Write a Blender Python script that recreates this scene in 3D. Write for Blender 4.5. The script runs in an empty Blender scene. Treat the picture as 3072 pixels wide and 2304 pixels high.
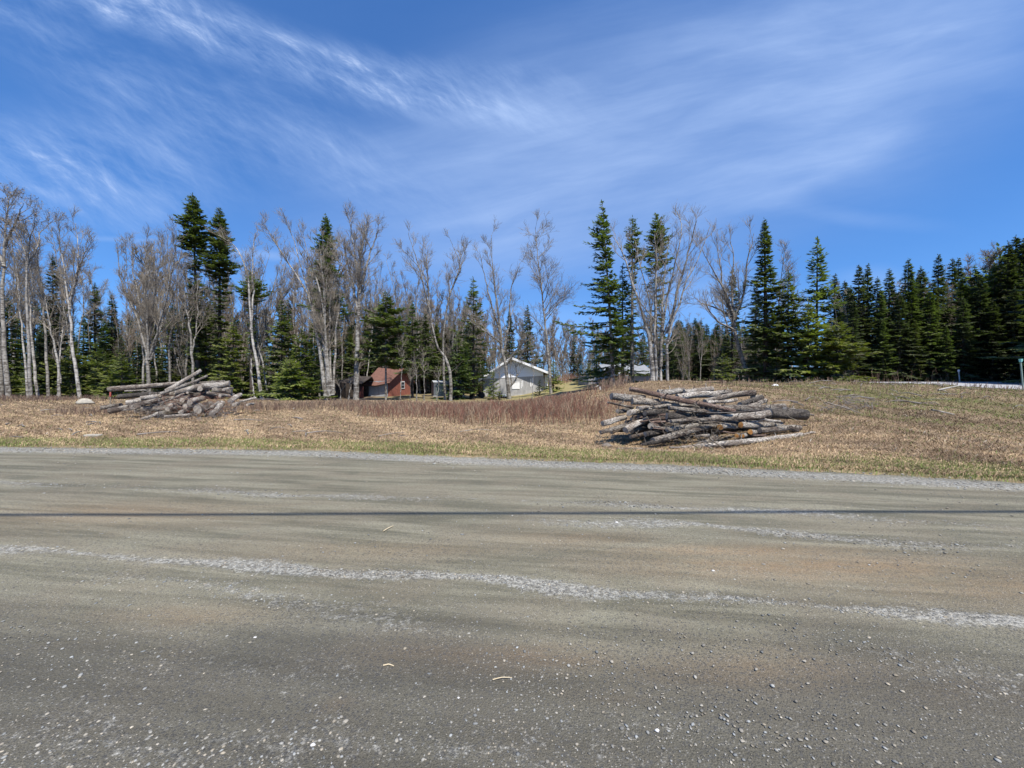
import bpy, math, random
import numpy as np
from math import radians, sin, cos, pi
from mathutils import Vector

# ------------------------------------------------------------------ camera, sky, sun
scene = bpy.context.scene
COL = scene.collection
F = 1200.0                      # focal length in photo pixels (3072 wide)
PITCH = math.atan(10 / 1200.0)
CAMZ = 1.6
cam_d = bpy.data.cameras.new("camera"); cam = bpy.data.objects.new("camera", cam_d); COL.objects.link(cam)
cam_d.sensor_width = 36.0; cam_d.lens = 36.0 * F / 3072.0
cam_d.clip_start = 0.05; cam_d.clip_end = 3000
cam.location = (0, 0, CAMZ); cam.rotation_euler = (pi / 2 - PITCH, 0, 0)
scene.camera = cam

SUN_AZ = 156.0                  # degrees clockwise from +Y: behind the camera on the right
SUN_EL = 59.0
world = bpy.data.worlds.new("World"); scene.world = world; world.use_nodes = True
wt = world.node_tree; wn = wt.nodes; wl = wt.links
for n in list(wn): wn.remove(n)
class NB:
    """small helper to write node graphs"""
    def __init__(s, tree): s.t = tree; s.n = tree.nodes; s.l = tree.links
    def new(s, typ, **kw):
        n = s.n.new(typ)
        for k, v in kw.items(): setattr(n, k, v)
        return n
    def set(s, sock, v):
        if v is None: return
        if isinstance(v, bpy.types.NodeSocket): s.l.new(v, sock)
        else:
            if sock.type == 'RGBA' and not isinstance(v, (int, float)) and len(v) == 3: v = (*v, 1)
            sock.default_value = v
    def math(s, op, a, b=None, c=None, clamp=False):
        n = s.new('ShaderNodeMath', operation=op); n.use_clamp = clamp
        s.set(n.inputs[0], a); s.set(n.inputs[1], b); s.set(n.inputs[2], c)
        return n.outputs[0]
    def mix(s, fac, a, b, blend='MIX'):
        n = s.new('ShaderNodeMix', data_type='RGBA', blend_type=blend)
        s.set(n.inputs[0], fac); s.set(n.inputs[6], a); s.set(n.inputs[7], b)
        return n.outputs[2]
    def noise(s, vec, scale, detail=4, rough=0.55, dist=0.0):
        n = s.new('ShaderNodeTexNoise'); s.set(n.inputs['Vector'], vec)
        n.inputs['Scale'].default_value = scale; n.inputs['Detail'].default_value = detail
        n.inputs['Roughness'].default_value = rough; n.inputs['Distortion'].default_value = dist
        return n.outputs['Fac']
    def ramp(s, v, a, b, lo=0.0, hi=1.0, smooth=True):
        n = s.new('ShaderNodeMapRange', interpolation_type='SMOOTHSTEP' if smooth else 'LINEAR')
        s.set(n.inputs[0], v)
        for i, x in enumerate((a, b, lo, hi)): n.inputs[i + 1].default_value = x
        return n.outputs[0]
    def mapping(s, vec, loc=(0, 0, 0), rot=(0, 0, 0), sc=(1, 1, 1), typ='POINT'):
        n = s.new('ShaderNodeMapping', vector_type=typ); s.set(n.inputs[0], vec)
        n.inputs[1].default_value = loc; n.inputs[2].default_value = rot; n.inputs[3].default_value = sc
        return n.outputs[0]

def stretch(nb, vec, deg, sx, sy):
    """coordinates squeezed so that noise runs in fibres along deg"""
    return nb.mapping(vec, rot=(0, 0, radians(deg)), sc=(1 / sx, 1 / sy, 1), typ='TEXTURE')
w = NB(wt)
sky = w.new('ShaderNodeTexSky', sky_type='NISHITA')
sky.sun_disc = False; sky.sun_elevation = radians(SUN_EL); sky.sun_rotation = radians(SUN_AZ)
sky.air_density = 1.0; sky.dust_density = 0.3; sky.ozone_density = 2.5; sky.altitude = 200
tc = w.new('ShaderNodeTexCoord')
lift = w.new('ShaderNodeSeparateXYZ'); wl.new(tc.outputs['Generated'], lift.inputs[0])
lc = w.new('ShaderNodeCombineXYZ'); w.set(lc.inputs[0], lift.outputs[0]); w.set(lc.inputs[1], lift.outputs[1])
w.set(lc.inputs[2], w.math('ADD', w.math('MULTIPLY', w.math('MAXIMUM', lift.outputs[2], 0.0), .9), .11)); wl.new(lc.outputs[0], sky.inputs[0])
sep = w.new('ShaderNodeSeparateXYZ'); wl.new(tc.outputs['Generated'], sep.inputs[0])
yy = w.math('MAXIMUM', sep.outputs[1], 0.08)
u = w.math('DIVIDE', sep.outputs[0], yy); v = w.math('DIVIDE', sep.outputs[2], yy)
comb = w.new('ShaderNodeCombineXYZ'); w.set(comb.inputs[0], u); w.set(comb.inputs[1], v)
UV = comb.outputs[0]
warp = w.new('ShaderNodeTexNoise'); w.set(warp.inputs['Vector'], UV); warp.inputs['Scale'].default_value = 2.2; warp.inputs['Detail'].default_value = 3
wv = w.new('ShaderNodeVectorMath', operation='SUBTRACT'); wl.new(warp.outputs['Color'], wv.inputs[0]); wv.inputs[1].default_value = (0.5, 0.5, 0.5)
ws = w.new('ShaderNodeVectorMath', operation='SCALE'); wl.new(wv.outputs[0], ws.inputs[0]); ws.inputs['Scale'].default_value = 0.11
wa = w.new('ShaderNodeVectorMath', operation='ADD'); wl.new(UV, wa.inputs[0]); wl.new(ws.outputs[0], wa.inputs[1])
UVW = wa.outputs[0]
def blob(px, py, lx, ly, deg, amp, lo=1.0):
    """soft elongated veil of cirrus; centre and half lengths given as view angles (photo pixels / F)"""
    cx, cy = (px - 1536) / F, (1142 - py) / F
    m = w.mapping(UVW, loc=(cx, cy, 0), rot=(0, 0, radians(deg)), sc=(lx / F, ly / F, 1), typ='TEXTURE')
    ln = w.new('ShaderNodeVectorMath', operation='LENGTH'); wl.new(m, ln.inputs[0])
    return w.ramp(ln.outputs['Value'], 0.0, lo, amp, 0.0)
def add_all(xs):
    r = xs[0]
    for x in xs[1:]: r = w.math('ADD', r, x)
    return r
stL = add_all([blob(450, 40, 800, 120, -16, .8), blob(800, 150, 800, 140, -19, .8), blob(1250, 265, 750, 120, -12, .95), blob(200, 530, 620, 230, -10, 1.1), blob(420, 330, 650, 190, -30, .55),
               blob(900, 430, 800, 190, -25, .55), blob(60, 40, 400, 80, -22, .5), blob(1550, 230, 420, 60, -9, .5)])
stR = add_all([blob(2250, 230, 1700, 520, 14, .85), blob(1850, 540, 1300, 360, 4, .75), blob(2650, 120, 900, 300, 15, .4), blob(2450, 500, 620, 90, 24, .45),
               blob(2560, 650, 380, 40, -6, .30), blob(2280, 610, 220, 60, 0, .3), blob(1500, 750, 1100, 190, 3, .42), blob(800, 755, 380, 20, -3, .45),
               blob(350, 715, 260, 12, -3, .35), blob(2100, 880, 330, 130, 0, .55), blob(2620, 850, 170, 70, 0, .45), blob(1650, 960, 360, 110, 0, .35), blob(2400, 930, 300, 60, 0, .3)])
nL = w.noise(stretch(w, UVW, -24, 1.4, 6.5), 1.7, 10, .66, .22)
nL2 = w.noise(stretch(w, UVW, -46, 2.0, 8.0), 3.6, 8, .68, .15)
nR = w.noise(stretch(w, UVW, 11, 1.0, 4.5), 1.3, 8, .58, .2)
fib = w.ramp(w.noise(stretch(w, UVW, -32, 1.6, 14.0), 2.6, 8, .7, .1), .32, .68, .68, 1.08)
fibR = w.ramp(w.noise(stretch(w, UV, 13, .8, 7.0), 1.6, 8, .62, .5), .32, .68, .78, 1.06)
cL = w.math('MULTIPLY', w.math('MULTIPLY', w.math('MINIMUM', stL, 1.0), fib), w.math('ADD', w.math('MULTIPLY', w.ramp(nL, .30, .74), .72), w.math('MULTIPLY', w.ramp(nL2, .36, .72), .36)))
cR = w.math('MULTIPLY', w.math('MULTIPLY', w.math('MINIMUM', stR, .95), fibR), w.ramp(nR, .25, .75, .45, 1.0))
veil = w.math('MULTIPLY', w.noise(w.mapping(UVW, rot=(0, 0, radians(20)), sc=(1, 3.5, 1)), 1.1, 6, .6), .10)
cl = w.math('MINIMUM', w.math('ADD', w.math('ADD', cL, cR), veil), 1.0)
SKYK = 0.10
hs = w.new('ShaderNodeHueSaturation'); hs.inputs['Saturation'].default_value = 1.22; hs.inputs['Value'].default_value = 1.0
wl.new(sky.outputs[0], hs.inputs['Color'])
tint = w.mix(1.0, hs.outputs[0], (0.84, 1.08, 1.34), 'MULTIPLY')
skyc = w.mix(w.math('MULTIPLY', cl, .72), tint, w.mix(w.ramp(cL, .35, 1.0), (3.3, 4.5, 7.0), (5.6, 6.6, 8.6)))
bg = w.new('ShaderNodeBackground'); wl.new(skyc, bg.inputs[0]); bg.inputs[1].default_value = SKYK
wo = w.new('ShaderNodeOutputWorld'); wl.new(bg.outputs[0], wo.inputs[0])

sd = bpy.data.lights.new("sun", 'SUN'); sd.energy = 4.7; sd.angle = radians(0.5); sd.color = (1.0, 0.94, 0.84)
sun = bpy.data.objects.new("sun", sd); COL.objects.link(sun)
_sv = Vector((sin(radians(SUN_AZ)) * cos(radians(SUN_EL)), cos(radians(SUN_AZ)) * cos(radians(SUN_EL)), sin(radians(SUN_EL))))
sun.rotation_euler = _sv.to_track_quat('Z', 'Y').to_euler(); sun.location = _sv * 50
scene.view_settings.view_transform = 'Standard'; scene.view_settings.look = 'None'
scene.view_settings.exposure = 0.56; scene.view_settings.gamma = 1.0
scene.cycles.max_bounces = 4; scene.cycles.diffuse_bounces = 2; scene.cycles.glossy_bounces = 2
scene.cycles.transmission_bounces = 2; scene.cycles.transparent_max_bounces = 4

# ------------------------------------------------------------------ helpers
rng = np.random.default_rng(7)
R = random.Random(11)
def P(px, py, Y):
    """world point seen at photo pixel (px,py) lying at distance Y in front"""
    dx = (px - 1536) / F; dz = (1152 - py) / F
    y = cos(PITCH) + dz * sin(PITCH); z = -sin(PITCH) + dz * cos(PITCH)
    return Vector((dx / y * Y, Y, CAMZ + z / y * Y))
def G(px, py, z=0.0):
    dz = (1152 - py) / F
    y = cos(PITCH) + dz * sin(PITCH); zz = -sin(PITCH) + dz * cos(PITCH)
    t = (z - CAMZ) / zz
    return ((px - 1536) / F * t, y * t)
def SS(a, b, x):
    t = np.clip((np.asarray(x, float) - a) / (b - a), 0, 1); return t * t * (3 - 2 * t)
_edge = [G(-900, 1333), G(0, 1343), G(972, 1354), G(1389, 1375), G(2083, 1400), G(3072, 1451), G(3700, 1500)]
EX = np.array([e[0] for e in _edge]); EY = np.array([e[1] for e in _edge])
_o = np.argsort(EX); EX = EX[_o]; EY = EY[_o]
def E(x): return np.interp(x, EX, EY)
_ph = rng.uniform(0, 6.28, (14, 2)); _fr = [(cos(a) * f, sin(a) * f, am) for a, f, am in zip(rng.uniform(0, 3.1, 14), np.geomspace(.25, 7, 14), np.geomspace(.09, .012, 14))]
def bumps(x, y):
    z = 0
    for (fx, fy, am), (p, q) in zip(_fr, _ph): z = z + am * np.sin(fx * x + p) * np.cos(fy * y + q + .3 * np.sin(.7 * fx * y))
    return z
def H(x, y):
    x = np.asarray(x, float); y = np.asarray(y, float)
    d = y - E(x)
    rise = 1.42 * SS(-1.0, 8.5, x) * SS(0.3, 15.5, d) * (1 - .30 * SS(20.5, 27, x) * (1 - SS(30, 36, y)))
    berm = .24 * np.exp(-((y - 26) / 3.5) ** 2) * (1 - SS(-9, -2, x))
    b = bumps(x, y) * SS(0.2, 3.0, d)
    base = -.03 + .06 * SS(-.15, .35, d)
    return base + rise + berm + b * (.55 + .45 * SS(0, 6, x))
def h(x, y): return float(H(x, y))

def mesh_np(name, verts, quads=None, tris=None, mat=None, parent=None, smooth=False, col=None, attrs=None):
    me = bpy.data.meshes.new(name)
    verts = np.asarray(verts, np.float32).reshape(-1, 3)
    parts = []; starts = []; n = 0
    if quads is not None and len(quads):
        q = np.asarray(quads, np.int32).reshape(-1, 4); parts.append(q.ravel()); starts.append(np.arange(len(q)) * 4); n = len(q) * 4
    if tris is not None and len(tris):
        t = np.asarray(tris, np.int32).reshape(-1, 3); parts.append(t.ravel()); starts.append(n + np.arange(len(t)) * 3)
    li = np.concatenate(parts); st = np.concatenate(starts).astype(np.int32)
    me.vertices.add(len(verts)); me.vertices.foreach_set('co', verts.ravel())
    me.loops.add(len(li)); me.loops.foreach_set('vertex_index', li)
    me.polygons.add(len(st)); me.polygons.foreach_set('loop_start', st)
    me.update(calc_edges=True)
    me.validate()
    if smooth: me.polygons.foreach_set('use_smooth', np.ones(len(me.polygons), bool))
    if col is not None:
        a = me.color_attributes.new('Col', 'FLOAT_COLOR', 'POINT')
        c = np.ones((len(verts), 4), np.float32); c[:, :3] = col; a.data.foreach_set('color', c.ravel())
    for k, vv in (attrs or {}).items():
        a = me.attributes.new(k, 'FLOAT', 'POINT'); a.data.foreach_set('value', np.asarray(vv, np.float32).ravel())
    if mat: me.materials.append(mat)
    o = bpy.data.objects.new(name, me); COL.objects.link(o)
    if parent is not None: o.parent = parent
    return o
def tag(o, label=None, cat=None, group=None, kind=None):
    if label: o['label'] = label
    if cat: o['category'] = cat
    if group: o['group'] = group
    if kind: o['kind'] = kind
    return o
def empty(name, loc=(0, 0, 0), rz=0, label=None, cat=None, group=None):
    o = bpy.data.objects.new(name, None); COL.objects.link(o); o.location = loc; o.rotation_euler = (0, 0, rz)
    o.empty_display_size = .3
    return tag(o, label, cat, group)
def kids(o): return [c for c in bpy.data.objects if c.parent == o]
KID = {}
def copy_tree(o, label=None, group=None):
    c = o.copy(); COL.objects.link(c)
    if label: c['label'] = label
    if group: c['group'] = group
    ch = KID.get(o.name)
    if ch is None: ch = KID[o.name] = kids(o)
    for k in ch:
        d = k.copy(); COL.objects.link(d); d.parent = c
    return c

class MB:
    """polygon collector for hand built parts"""
    def __init__(s): s.v = []; s.f = []
    def poly(s, pts):
        i = len(s.v); s.v += [tuple(p) for p in pts]; s.f.append(tuple(range(i, i + len(pts))))
    def prism(s, pts, d):
        """closed outline pts extruded by vector d"""
        i = len(s.v); n = len(pts); d = Vector(d)
        s.v += [tuple(p) for p in pts] + [tuple(Vector(p) + d) for p in pts]
        s.f.append(tuple(range(i + n - 1, i - 1, -1))); s.f.append(tuple(range(i + n, i + 2 * n)))
        for k in range(n):
            k2 = (k + 1) % n; s.f.append((i + k, i + k2, i + n + k2, i + n + k))
    def box(s, x0, x1, y0, y1, z0, z1):
        s.prism([(x0, y0, z0), (x1, y0, z0), (x1, y1, z0), (x0, y1, z0)], (0, 0, z1 - z0))
    def bar(s, a, b, r, n=8, r2=None):
        a = Vector(a); b = Vector(b); t = (b - a).normalized(); x = t.orthogonal().normalized(); y = t.cross(x)
        i = len(s.v); r2 = r if r2 is None else r2
        for p, rr in ((a, r), (b, r2)):
            for k in range(n): s.v.append(tuple(p + x * rr * cos(2 * pi * k / n) + y * rr * sin(2 * pi * k / n)))
        for k in range(n):
            k2 = (k + 1) % n; s.f.append((i + k, i + k2, i + n + k2, i + n + k))
        s.f.append(tuple(range(i + n - 1, i - 1, -1))); s.f.append(tuple(range(i + n, i + 2 * n)))
    def build(s, name, mat, parent=None, bevel=0.0):
        me = bpy.data.meshes.new(name); me.from_pydata(s.v, [], s.f); me.update()
        me.materials.append(mat)
        o = bpy.data.objects.new(name, me); COL.objects.link(o)
        if parent is not None: o.parent = parent
        if bevel:
            m = o.modifiers.new('bevel', 'BEVEL'); m.width = bevel; m.segments = 2; m.limit_method = 'ANGLE'
        return o

class Tubes:
    def __init__(s): s.g = {}
    def add(s, pts, r0, r1, ns=3, power=1.0):
        s.g.setdefault((len(pts), ns), []).append((pts, r0, r1, power))
    def arrays(s):
        V = []; Q = []; off = 0
        for (n, ns), L in s.g.items():
            p = np.array([l[0] for l in L], float)                       # k,n,3
            r0 = np.array([l[1] for l in L])[:, None]; r1 = np.array([l[2] for l in L])[:, None]; pw = np.array([l[3] for l in L])[:, None]
            t = np.linspace(0, 1, n)[None]; r = r1 + (r0 - r1) * (1 - t) ** pw
            tg = np.gradient(p, axis=1); tg /= np.linalg.norm(tg, axis=2, keepdims=True) + 1e-9
            main = p[:, -1] - p[:, 0]
            ref = np.where((np.abs(main[:, 2]) > .6 * np.linalg.norm(main, axis=1))[:, None], [[1., 0, 0]], [[0, 0, 1.]])[:, None]
            a = np.cross(tg, ref); a /= np.linalg.norm(a, axis=2, keepdims=True) + 1e-9; b = np.cross(tg, a)
            an = np.arange(ns) * 2 * pi / ns
            vv = p[:, :, None] + r[:, :, None, None] * (a[:, :, None] * np.cos(an)[None, None, :, None] + b[:, :, None] * np.sin(an)[None, None, :, None])
            k = len(L); idx = off + np.arange(k * n * ns).reshape(k, n, ns); nx = np.roll(idx, -1, axis=2)
            Q.append(np.stack([idx[:, :-1], nx[:, :-1], nx[:, 1:], idx[:, 1:]], -1).reshape(-1, 4))
            V.append(vv.reshape(-1, 3)); off += k * n * ns
        return np.concatenate(V), np.concatenate(Q)
    def build(s, name, mat, parent=None, smooth=True, origin=None):
        V, Q = s.arrays()
        if origin is not None: V = V - np.array(origin)
        return mesh_np(name, V, Q, mat=mat, parent=parent, smooth=smooth)

# ------------------------------------------------------------------ materials
def material(name):
    m = bpy.data.materials.new(name); m.use_nodes = True
    nb = NB(m.node_tree); b = m.node_tree.nodes['Principled BSDF']
    b.inputs['Specular IOR Level'].default_value = .25
    return m, nb, b
def bump(nb, b, hgt, strength=.5, dist=.02):
    n = nb.new('ShaderNodeBump'); n.inputs['Strength'].default_value = strength; n.inputs['Distance'].default_value = dist
    nb.set(n.inputs['Height'], hgt); nb.l.new(n.outputs[0], b.inputs['Normal'])
def mat_simple(name, c1, c2, scale=3.0, rough=.8, stretch=(1, 1, 1), bs=.3, bd=.01, metal=0.0, spec=.25, contrast=(.35, .65)):
    m, nb, b = material(name); t = nb.new('ShaderNodeTexCoord')
    vec = nb.mapping(t.outputs['Object'], sc=stretch)
    f = nb.noise(vec, scale, 6, .65)
    nb.set(b.inputs['Base Color'], nb.mix(nb.ramp(f, *contrast), c1, c2))
    b.inputs['Roughness'].default_value = rough; b.inputs['Metallic'].default_value = metal; b.inputs['Specular IOR Level'].default_value = spec
    if bs: bump(nb, b, f, bs, bd)
    return m
def mat_needles(name, dark, light, seedval=0.0):
    m, nb, b = material(name)
    g = nb.new('ShaderNodeNewGeometry'); oi = nb.new('ShaderNodeObjectInfo'); t = nb.new('ShaderNodeTexCoord')
    cl_ = nb.noise(t.outputs['Object'], .9, 3, .6)
    f = nb.math('ADD', nb.math('MULTIPLY', g.outputs['Random Per Island'], .45), nb.math('MULTIPLY', nb.ramp(cl_, .35, .65), .55))
    c = nb.mix(f, dark, light)
    hs_ = nb.new('ShaderNodeHueSaturation'); nb.set(hs_.inputs['Hue'], nb.ramp(oi.outputs['Random'], 0, 1, .485, .515, False))
    nb.set(hs_.inputs['Value'], nb.ramp(nb.math('FRACT', nb.math('MULTIPLY', oi.outputs['Random'], 7.3)), 0, 1, .75, 1.25, False))
    nb.set(hs_.inputs['Color'], c); nb.set(b.inputs['Base Color'], hs_.outputs[0])
    b.inputs['Roughness'].default_value = .6; b.inputs['Specular IOR Level'].default_value = .2
    tr = nb.new('ShaderNodeBsdfTranslucent'); nb.set(tr.inputs[0], nb.mix(1.0, hs_.outputs[0], (1.1, 1.3, .5), 'MULTIPLY'))
    mx = nb.new('ShaderNodeMixShader'); mx.inputs[0].default_value = .32
    nb.l.new(b.outputs[0], mx.inputs[1]); nb.l.new(tr.outputs[0], mx.inputs[2])
    out = m.node_tree.nodes['Material Output']; nb.l.new(mx.outputs[0], out.inputs[0])
    return m
def mat_bark(name, base, dark, scale=3, pale=None):
    m, nb, b = material(name); t = nb.new('ShaderNodeTexCoord'); oi = nb.new('ShaderNodeObjectInfo')
    f = nb.noise(nb.mapping(t.outputs['Object'], sc=(1, 1, .35)), scale, 6, .7)
    f2 = nb.noise(nb.mapping(t.outputs['Object'], sc=(1, 1, 4)), scale * .8, 4, .6)
    c = nb.mix(nb.ramp(f, .42, .62), dark, base)
    if pale: c = nb.mix(nb.math('MULTIPLY', nb.ramp(f2, .45, .6), .7), c, pale)
    hs_ = nb.new('ShaderNodeHueSaturation'); nb.set(hs_.inputs['Value'], nb.ramp(oi.outputs['Random'], 0, 1, .8, 1.2, False)); nb.set(hs_.inputs['Color'], c)
    nb.set(b.inputs['Base Color'], hs_.outputs[0]); b.inputs['Roughness'].default_value = .9
    bump(nb, b, f, .6, .03); return m
def mat_vcol(name, rough=.9, transl=0.0):
    m, nb, b = material(name); a = nb.new('ShaderNodeAttribute', attribute_name='Col')
    nb.l.new(a.outputs['Color'], b.inputs['Base Color']); b.inputs['Roughness'].default_value = rough; b.inputs['Specular IOR Level'].default_value = .12
    return m
def mat_log(name, light, mid, dark):
    m, nb, b = material(name); t = nb.new('ShaderNodeTexCoord'); oi = nb.new('ShaderNodeObjectInfo')
    # object space of a log: X runs along it
    rv = nb.new('ShaderNodeVectorMath', operation='ADD'); nb.l.new(t.outputs['Object'], rv.inputs[0])
    cb = nb.new('ShaderNodeCombineXYZ'); nb.set(cb.inputs[0], nb.math('MULTIPLY', oi.outputs['Random'], 40)); nb.l.new(cb.outputs[0], rv.inputs[1])
    vec = rv.outputs[0]
    plates = nb.new('ShaderNodeTexVoronoi', feature='DISTANCE_TO_EDGE'); nb.set(plates.inputs['Vector'], nb.mapping(vec, sc=(9, 34, 34))); plates.inputs['Scale'].default_value = 1
    patch = nb.noise(nb.mapping(vec, sc=(1, 2.2, 2.2)), 2.6, 5, .65, .6)
    fine = nb.noise(nb.mapping(vec, sc=(1, 5, 5)), 16, 4, .6)
    c = nb.mix(nb.ramp(patch, .40, .60), mid, light)
    c = nb.mix(nb.ramp(fine, .50, .66), c, dark)
    c = nb.mix(nb.ramp(plates.outputs['Distance'], .0, .12, .75, 0), c, dark)
    hs_ = nb.new('ShaderNodeHueSaturation'); nb.set(hs_.inputs['Value'], nb.ramp(oi.outputs['Random'], 0, 1, .7, 1.25, False)); nb.set(hs_.inputs['Color'], c)
    nb.set(b.inputs['Base Color'], hs_.outputs[0]); b.inputs['Roughness'].default_value = .92
    hgt = nb.math('ADD', nb.math('MULTIPLY', nb.ramp(plates.outputs['Distance'], 0, .2), .6), nb.math('MULTIPLY', fine, .8))
    bump(nb, b, hgt, .9, .02); return m
def mat_cut(name, a, bcol):
    m, nb, b = material(name); t = nb.new('ShaderNodeTexCoord')
    sp = nb.new('ShaderNodeSeparateXYZ'); nb.l.new(t.outputs['Object'], sp.inputs[0])
    cb = nb.new('ShaderNodeCombineXYZ'); nb.l.new(sp.outputs[1], cb.inputs[1]); nb.l.new(sp.outputs[2], cb.inputs[2])
    wv_ = nb.new('ShaderNodeTexWave', wave_type='RINGS', rings_direction='SPHERICAL'); nb.l.new(cb.outputs[0], wv_.inputs[0]); wv_.inputs['Scale'].default_value = 22; wv_.inputs['Distortion'].default_value = 2
    nz = nb.noise(t.outputs['Object'], 9, 4)
    c = nb.mix(nb.ramp(nz, .4, .62), a, bcol); c = nb.mix(nb.math('MULTIPLY', wv_.outputs['Fac'], .35), c, (bcol[0] * .4, bcol[1] * .4, bcol[2] * .4))
    nb.set(b.inputs['Base Color'], c); b.inputs['Roughness'].default_value = .85; return m

M = {}
M['fir'] = mat_needles('fir_needles', (.052, .078, .028), (.170, .205, .070))
M['fir_young'] = mat_needles('young_fir_needles', (.08, .112, .028), (.23, .245, .07))
M['spruce'] = mat_needles('spruce_needles', (.038, .052, .028), (.115, .138, .066))
M['bark'] = mat_bark('grey_bark', (.23, .21, .18), (.065, .055, .045), 3.5, (.36, .34, .30))
M['bark_white'] = mat_bark('pale_bark', (.36, .335, .295), (.09, .078, .065), 3.0, (.47, .445, .40))
M['bark_dark'] = mat_bark('dark_bark', (.11, .09, .075), (.035, .028, .024), 4)
M['twig'] = mat_simple('grey_twigs', (.185, .155, .120), (.275, .240, .190), 1.2, .85, bs=0)
M['twig_red'] = mat_simple('brown_twigs', (.17, .13, .098), (.245, .195, .15), 1.2, .85, bs=0)
M['deadtwig'] = mat_simple('dead_twigs', (.13, .11, .095), (.26, .235, .21), 1.5, .9, bs=0)

# ------------------------------------------------------------------ ground
def axis(segs):
    """segs: list of (start, end, step)"""
    a = []
    for s0, e0, st in segs: a += list(np.arange(s0, e0, st))
    return np.array(a + [segs[-1][1]])
def grid(xs, ys):
    X, Y = np.meshgrid(xs, ys); nx, ny = len(xs), len(ys)
    i = (np.arange(ny - 1)[:, None] * nx + np.arange(nx - 1)[None]).ravel()
    return X.ravel(), Y.ravel(), np.stack([i, i + 1, i + nx + 1, i + nx], -1)
gx = axis([(-900, -200, 50), (-200, -60, 8), (-60, -24, 1.2), (-24, 30, .2), (30, 70, 1.2), (70, 200, 8), (200, 900, 50)])
gy = axis([(-300, -20, 20), (-20, 4, 1.5), (4, 16, .12), (16, 32, .22), (32, 70, 1.0), (70, 200, 8), (200, 1200, 60)])
X, Y, Q = grid(gx, gy); Z = H(X, Y)
D = Y - E(X)
green = np.exp(-((D - .75) / .55) ** 2) * (.55 + .45 * np.sin(X * .9 + 1) * np.sin(X * .37))
green = np.clip(green + .6 * SS(10, 14, X) * SS(5, 9, D) * (.5 + .5 * np.sin(X * .8 + Y * .5)) * (1 - SS(18, 24, D)), 0, 1)
lawn = SS(28, 31, Y) * (1 - SS(58, 66, Y)) * SS(-13.5, -12, X) * (1 - SS(9, 11, X))
litter = np.clip(SS(24, 30, Y) * (1 - lawn) + .7 * SS(18, 22, Y) * (1 - SS(-4, 0, X)), 0, 1)
m, nb, b = material('ground_soil_and_grass'); t = nb.new('ShaderNodeTexCoord'); V0 = t.outputs['Object']
n1 = nb.noise(nb.mapping(V0, sc=(.6, 1.4, 1)), 1.0, 8, .7, .5); n2 = nb.noise(V0, 9, 5, .7); n3 = nb.noise(V0, .35, 4, .6, .3)
c = nb.mix(nb.ramp(n1, .38, .62), (.27, .20, .125), (.15, .105, .068))
c = nb.mix(nb.ramp(n2, .48, .70), c, (.36, .28, .19)); c = nb.mix(nb.ramp(n3, .50, .65, 0, .7), c, (.12, .085, .055))
def attr(nb, nm): return nb.new('ShaderNodeAttribute', attribute_name=nm).outputs['Fac']
gmask = nb.math('MULTIPLY', attr(nb, 'green'), nb.ramp(n1, .3, .6, .4, 1))
c = nb.mix(gmask, c, nb.mix(n2, (.09, .12, .03), (.20, .22, .07)))
c = nb.mix(attr(nb, 'lawn'), c, nb.mix(n1, (.20, .19, .075), (.34, .27, .14)))
c = nb.mix(nb.math('MULTIPLY', attr(nb, 'litter'), .8), c, nb.mix(nb.ramp(n2, .35, .65), (.10, .075, .050), (.20, .15, .10)))
nb.set(b.inputs['Base Color'], c); b.inputs['Roughness'].default_value = .95; b.inputs['Specular IOR Level'].default_value = .1
bump(nb, b, nb.math('ADD', n2, n1), .8, .05)
tag(mesh_np('ground', np.stack([X, Y, Z], -1), Q, mat=m, smooth=True, attrs={'green': green, 'lawn': lawn, 'litter': litter}), kind='structure')

# gravel road
bands = [  # photo pixels along each windrow of loose gravel, half width in metres, amount
    ([(-300, 1640), (0, 1650), (350, 1672), (700, 1698), (1100, 1722), (1500, 1742), (1800, 1776), (2050, 1800), (2300, 1805), (2600, 1830), (3072, 1878), (3500, 1920)], .075, 1.0),
    ([(-300, 1440), (50, 1452), (400, 1462), (850, 1486), (1150, 1495), (1600, 1502), (1950, 1520), (2300, 1535), (2700, 1560), (3072, 1590), (3500, 1620)], .13, .55),
    ([(1500, 1550), (1800, 1575), (2100, 1572), (2350, 1600), (2650, 1632), (3072, 1640), (3500, 1650)], .13, .6),
    ([(150, 1700), (500, 1745), (800, 1790), (1100, 1850), (1300, 1890), (1500, 1910)], .12, .38),
    ([(2300, 1900), (2600, 1950), (2900, 2020), (3300, 2080)], .16, .40),
    ([(-200, 1850), (250, 1960), (700, 2010), (1300, 2030)], .14, .25),
    ([(-200, 2180), (500, 2230), (1300, 2260), (2300, 2200), (3200, 2150)], .14, .3)]
def band_mask(x, y):
    mk = np.zeros_like(x)
    for pts, hw, am in bands:
        g = np.array([G(*p) for p in pts]); g = g[np.argsort(g[:, 0])]
        yb = np.interp(x, g[:, 0], g[:, 1]); k = SS(g[0, 0] - .2, g[0, 0] + .6, x) * (1 - SS(g[-1, 0] - .6, g[-1, 0] + .2, x))
        wv_ = 1.2 * hw * (1 + .35 * np.sin(x * 2.3 + hw * 90) + .25 * np.sin(x * 5.1))
        mk = np.maximum(mk, am * k * np.exp(-((y - yb + .03 * np.sin(x * 3.3)) / wv_) ** 2) * (.75 + .25 * np.sin(x * 1.1 + am * 9)))
    d = E(x) - y
    sh = np.exp(-((d - .30) / .38) ** 2) * 1.0
    return np.maximum(mk, sh * .72)
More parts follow.
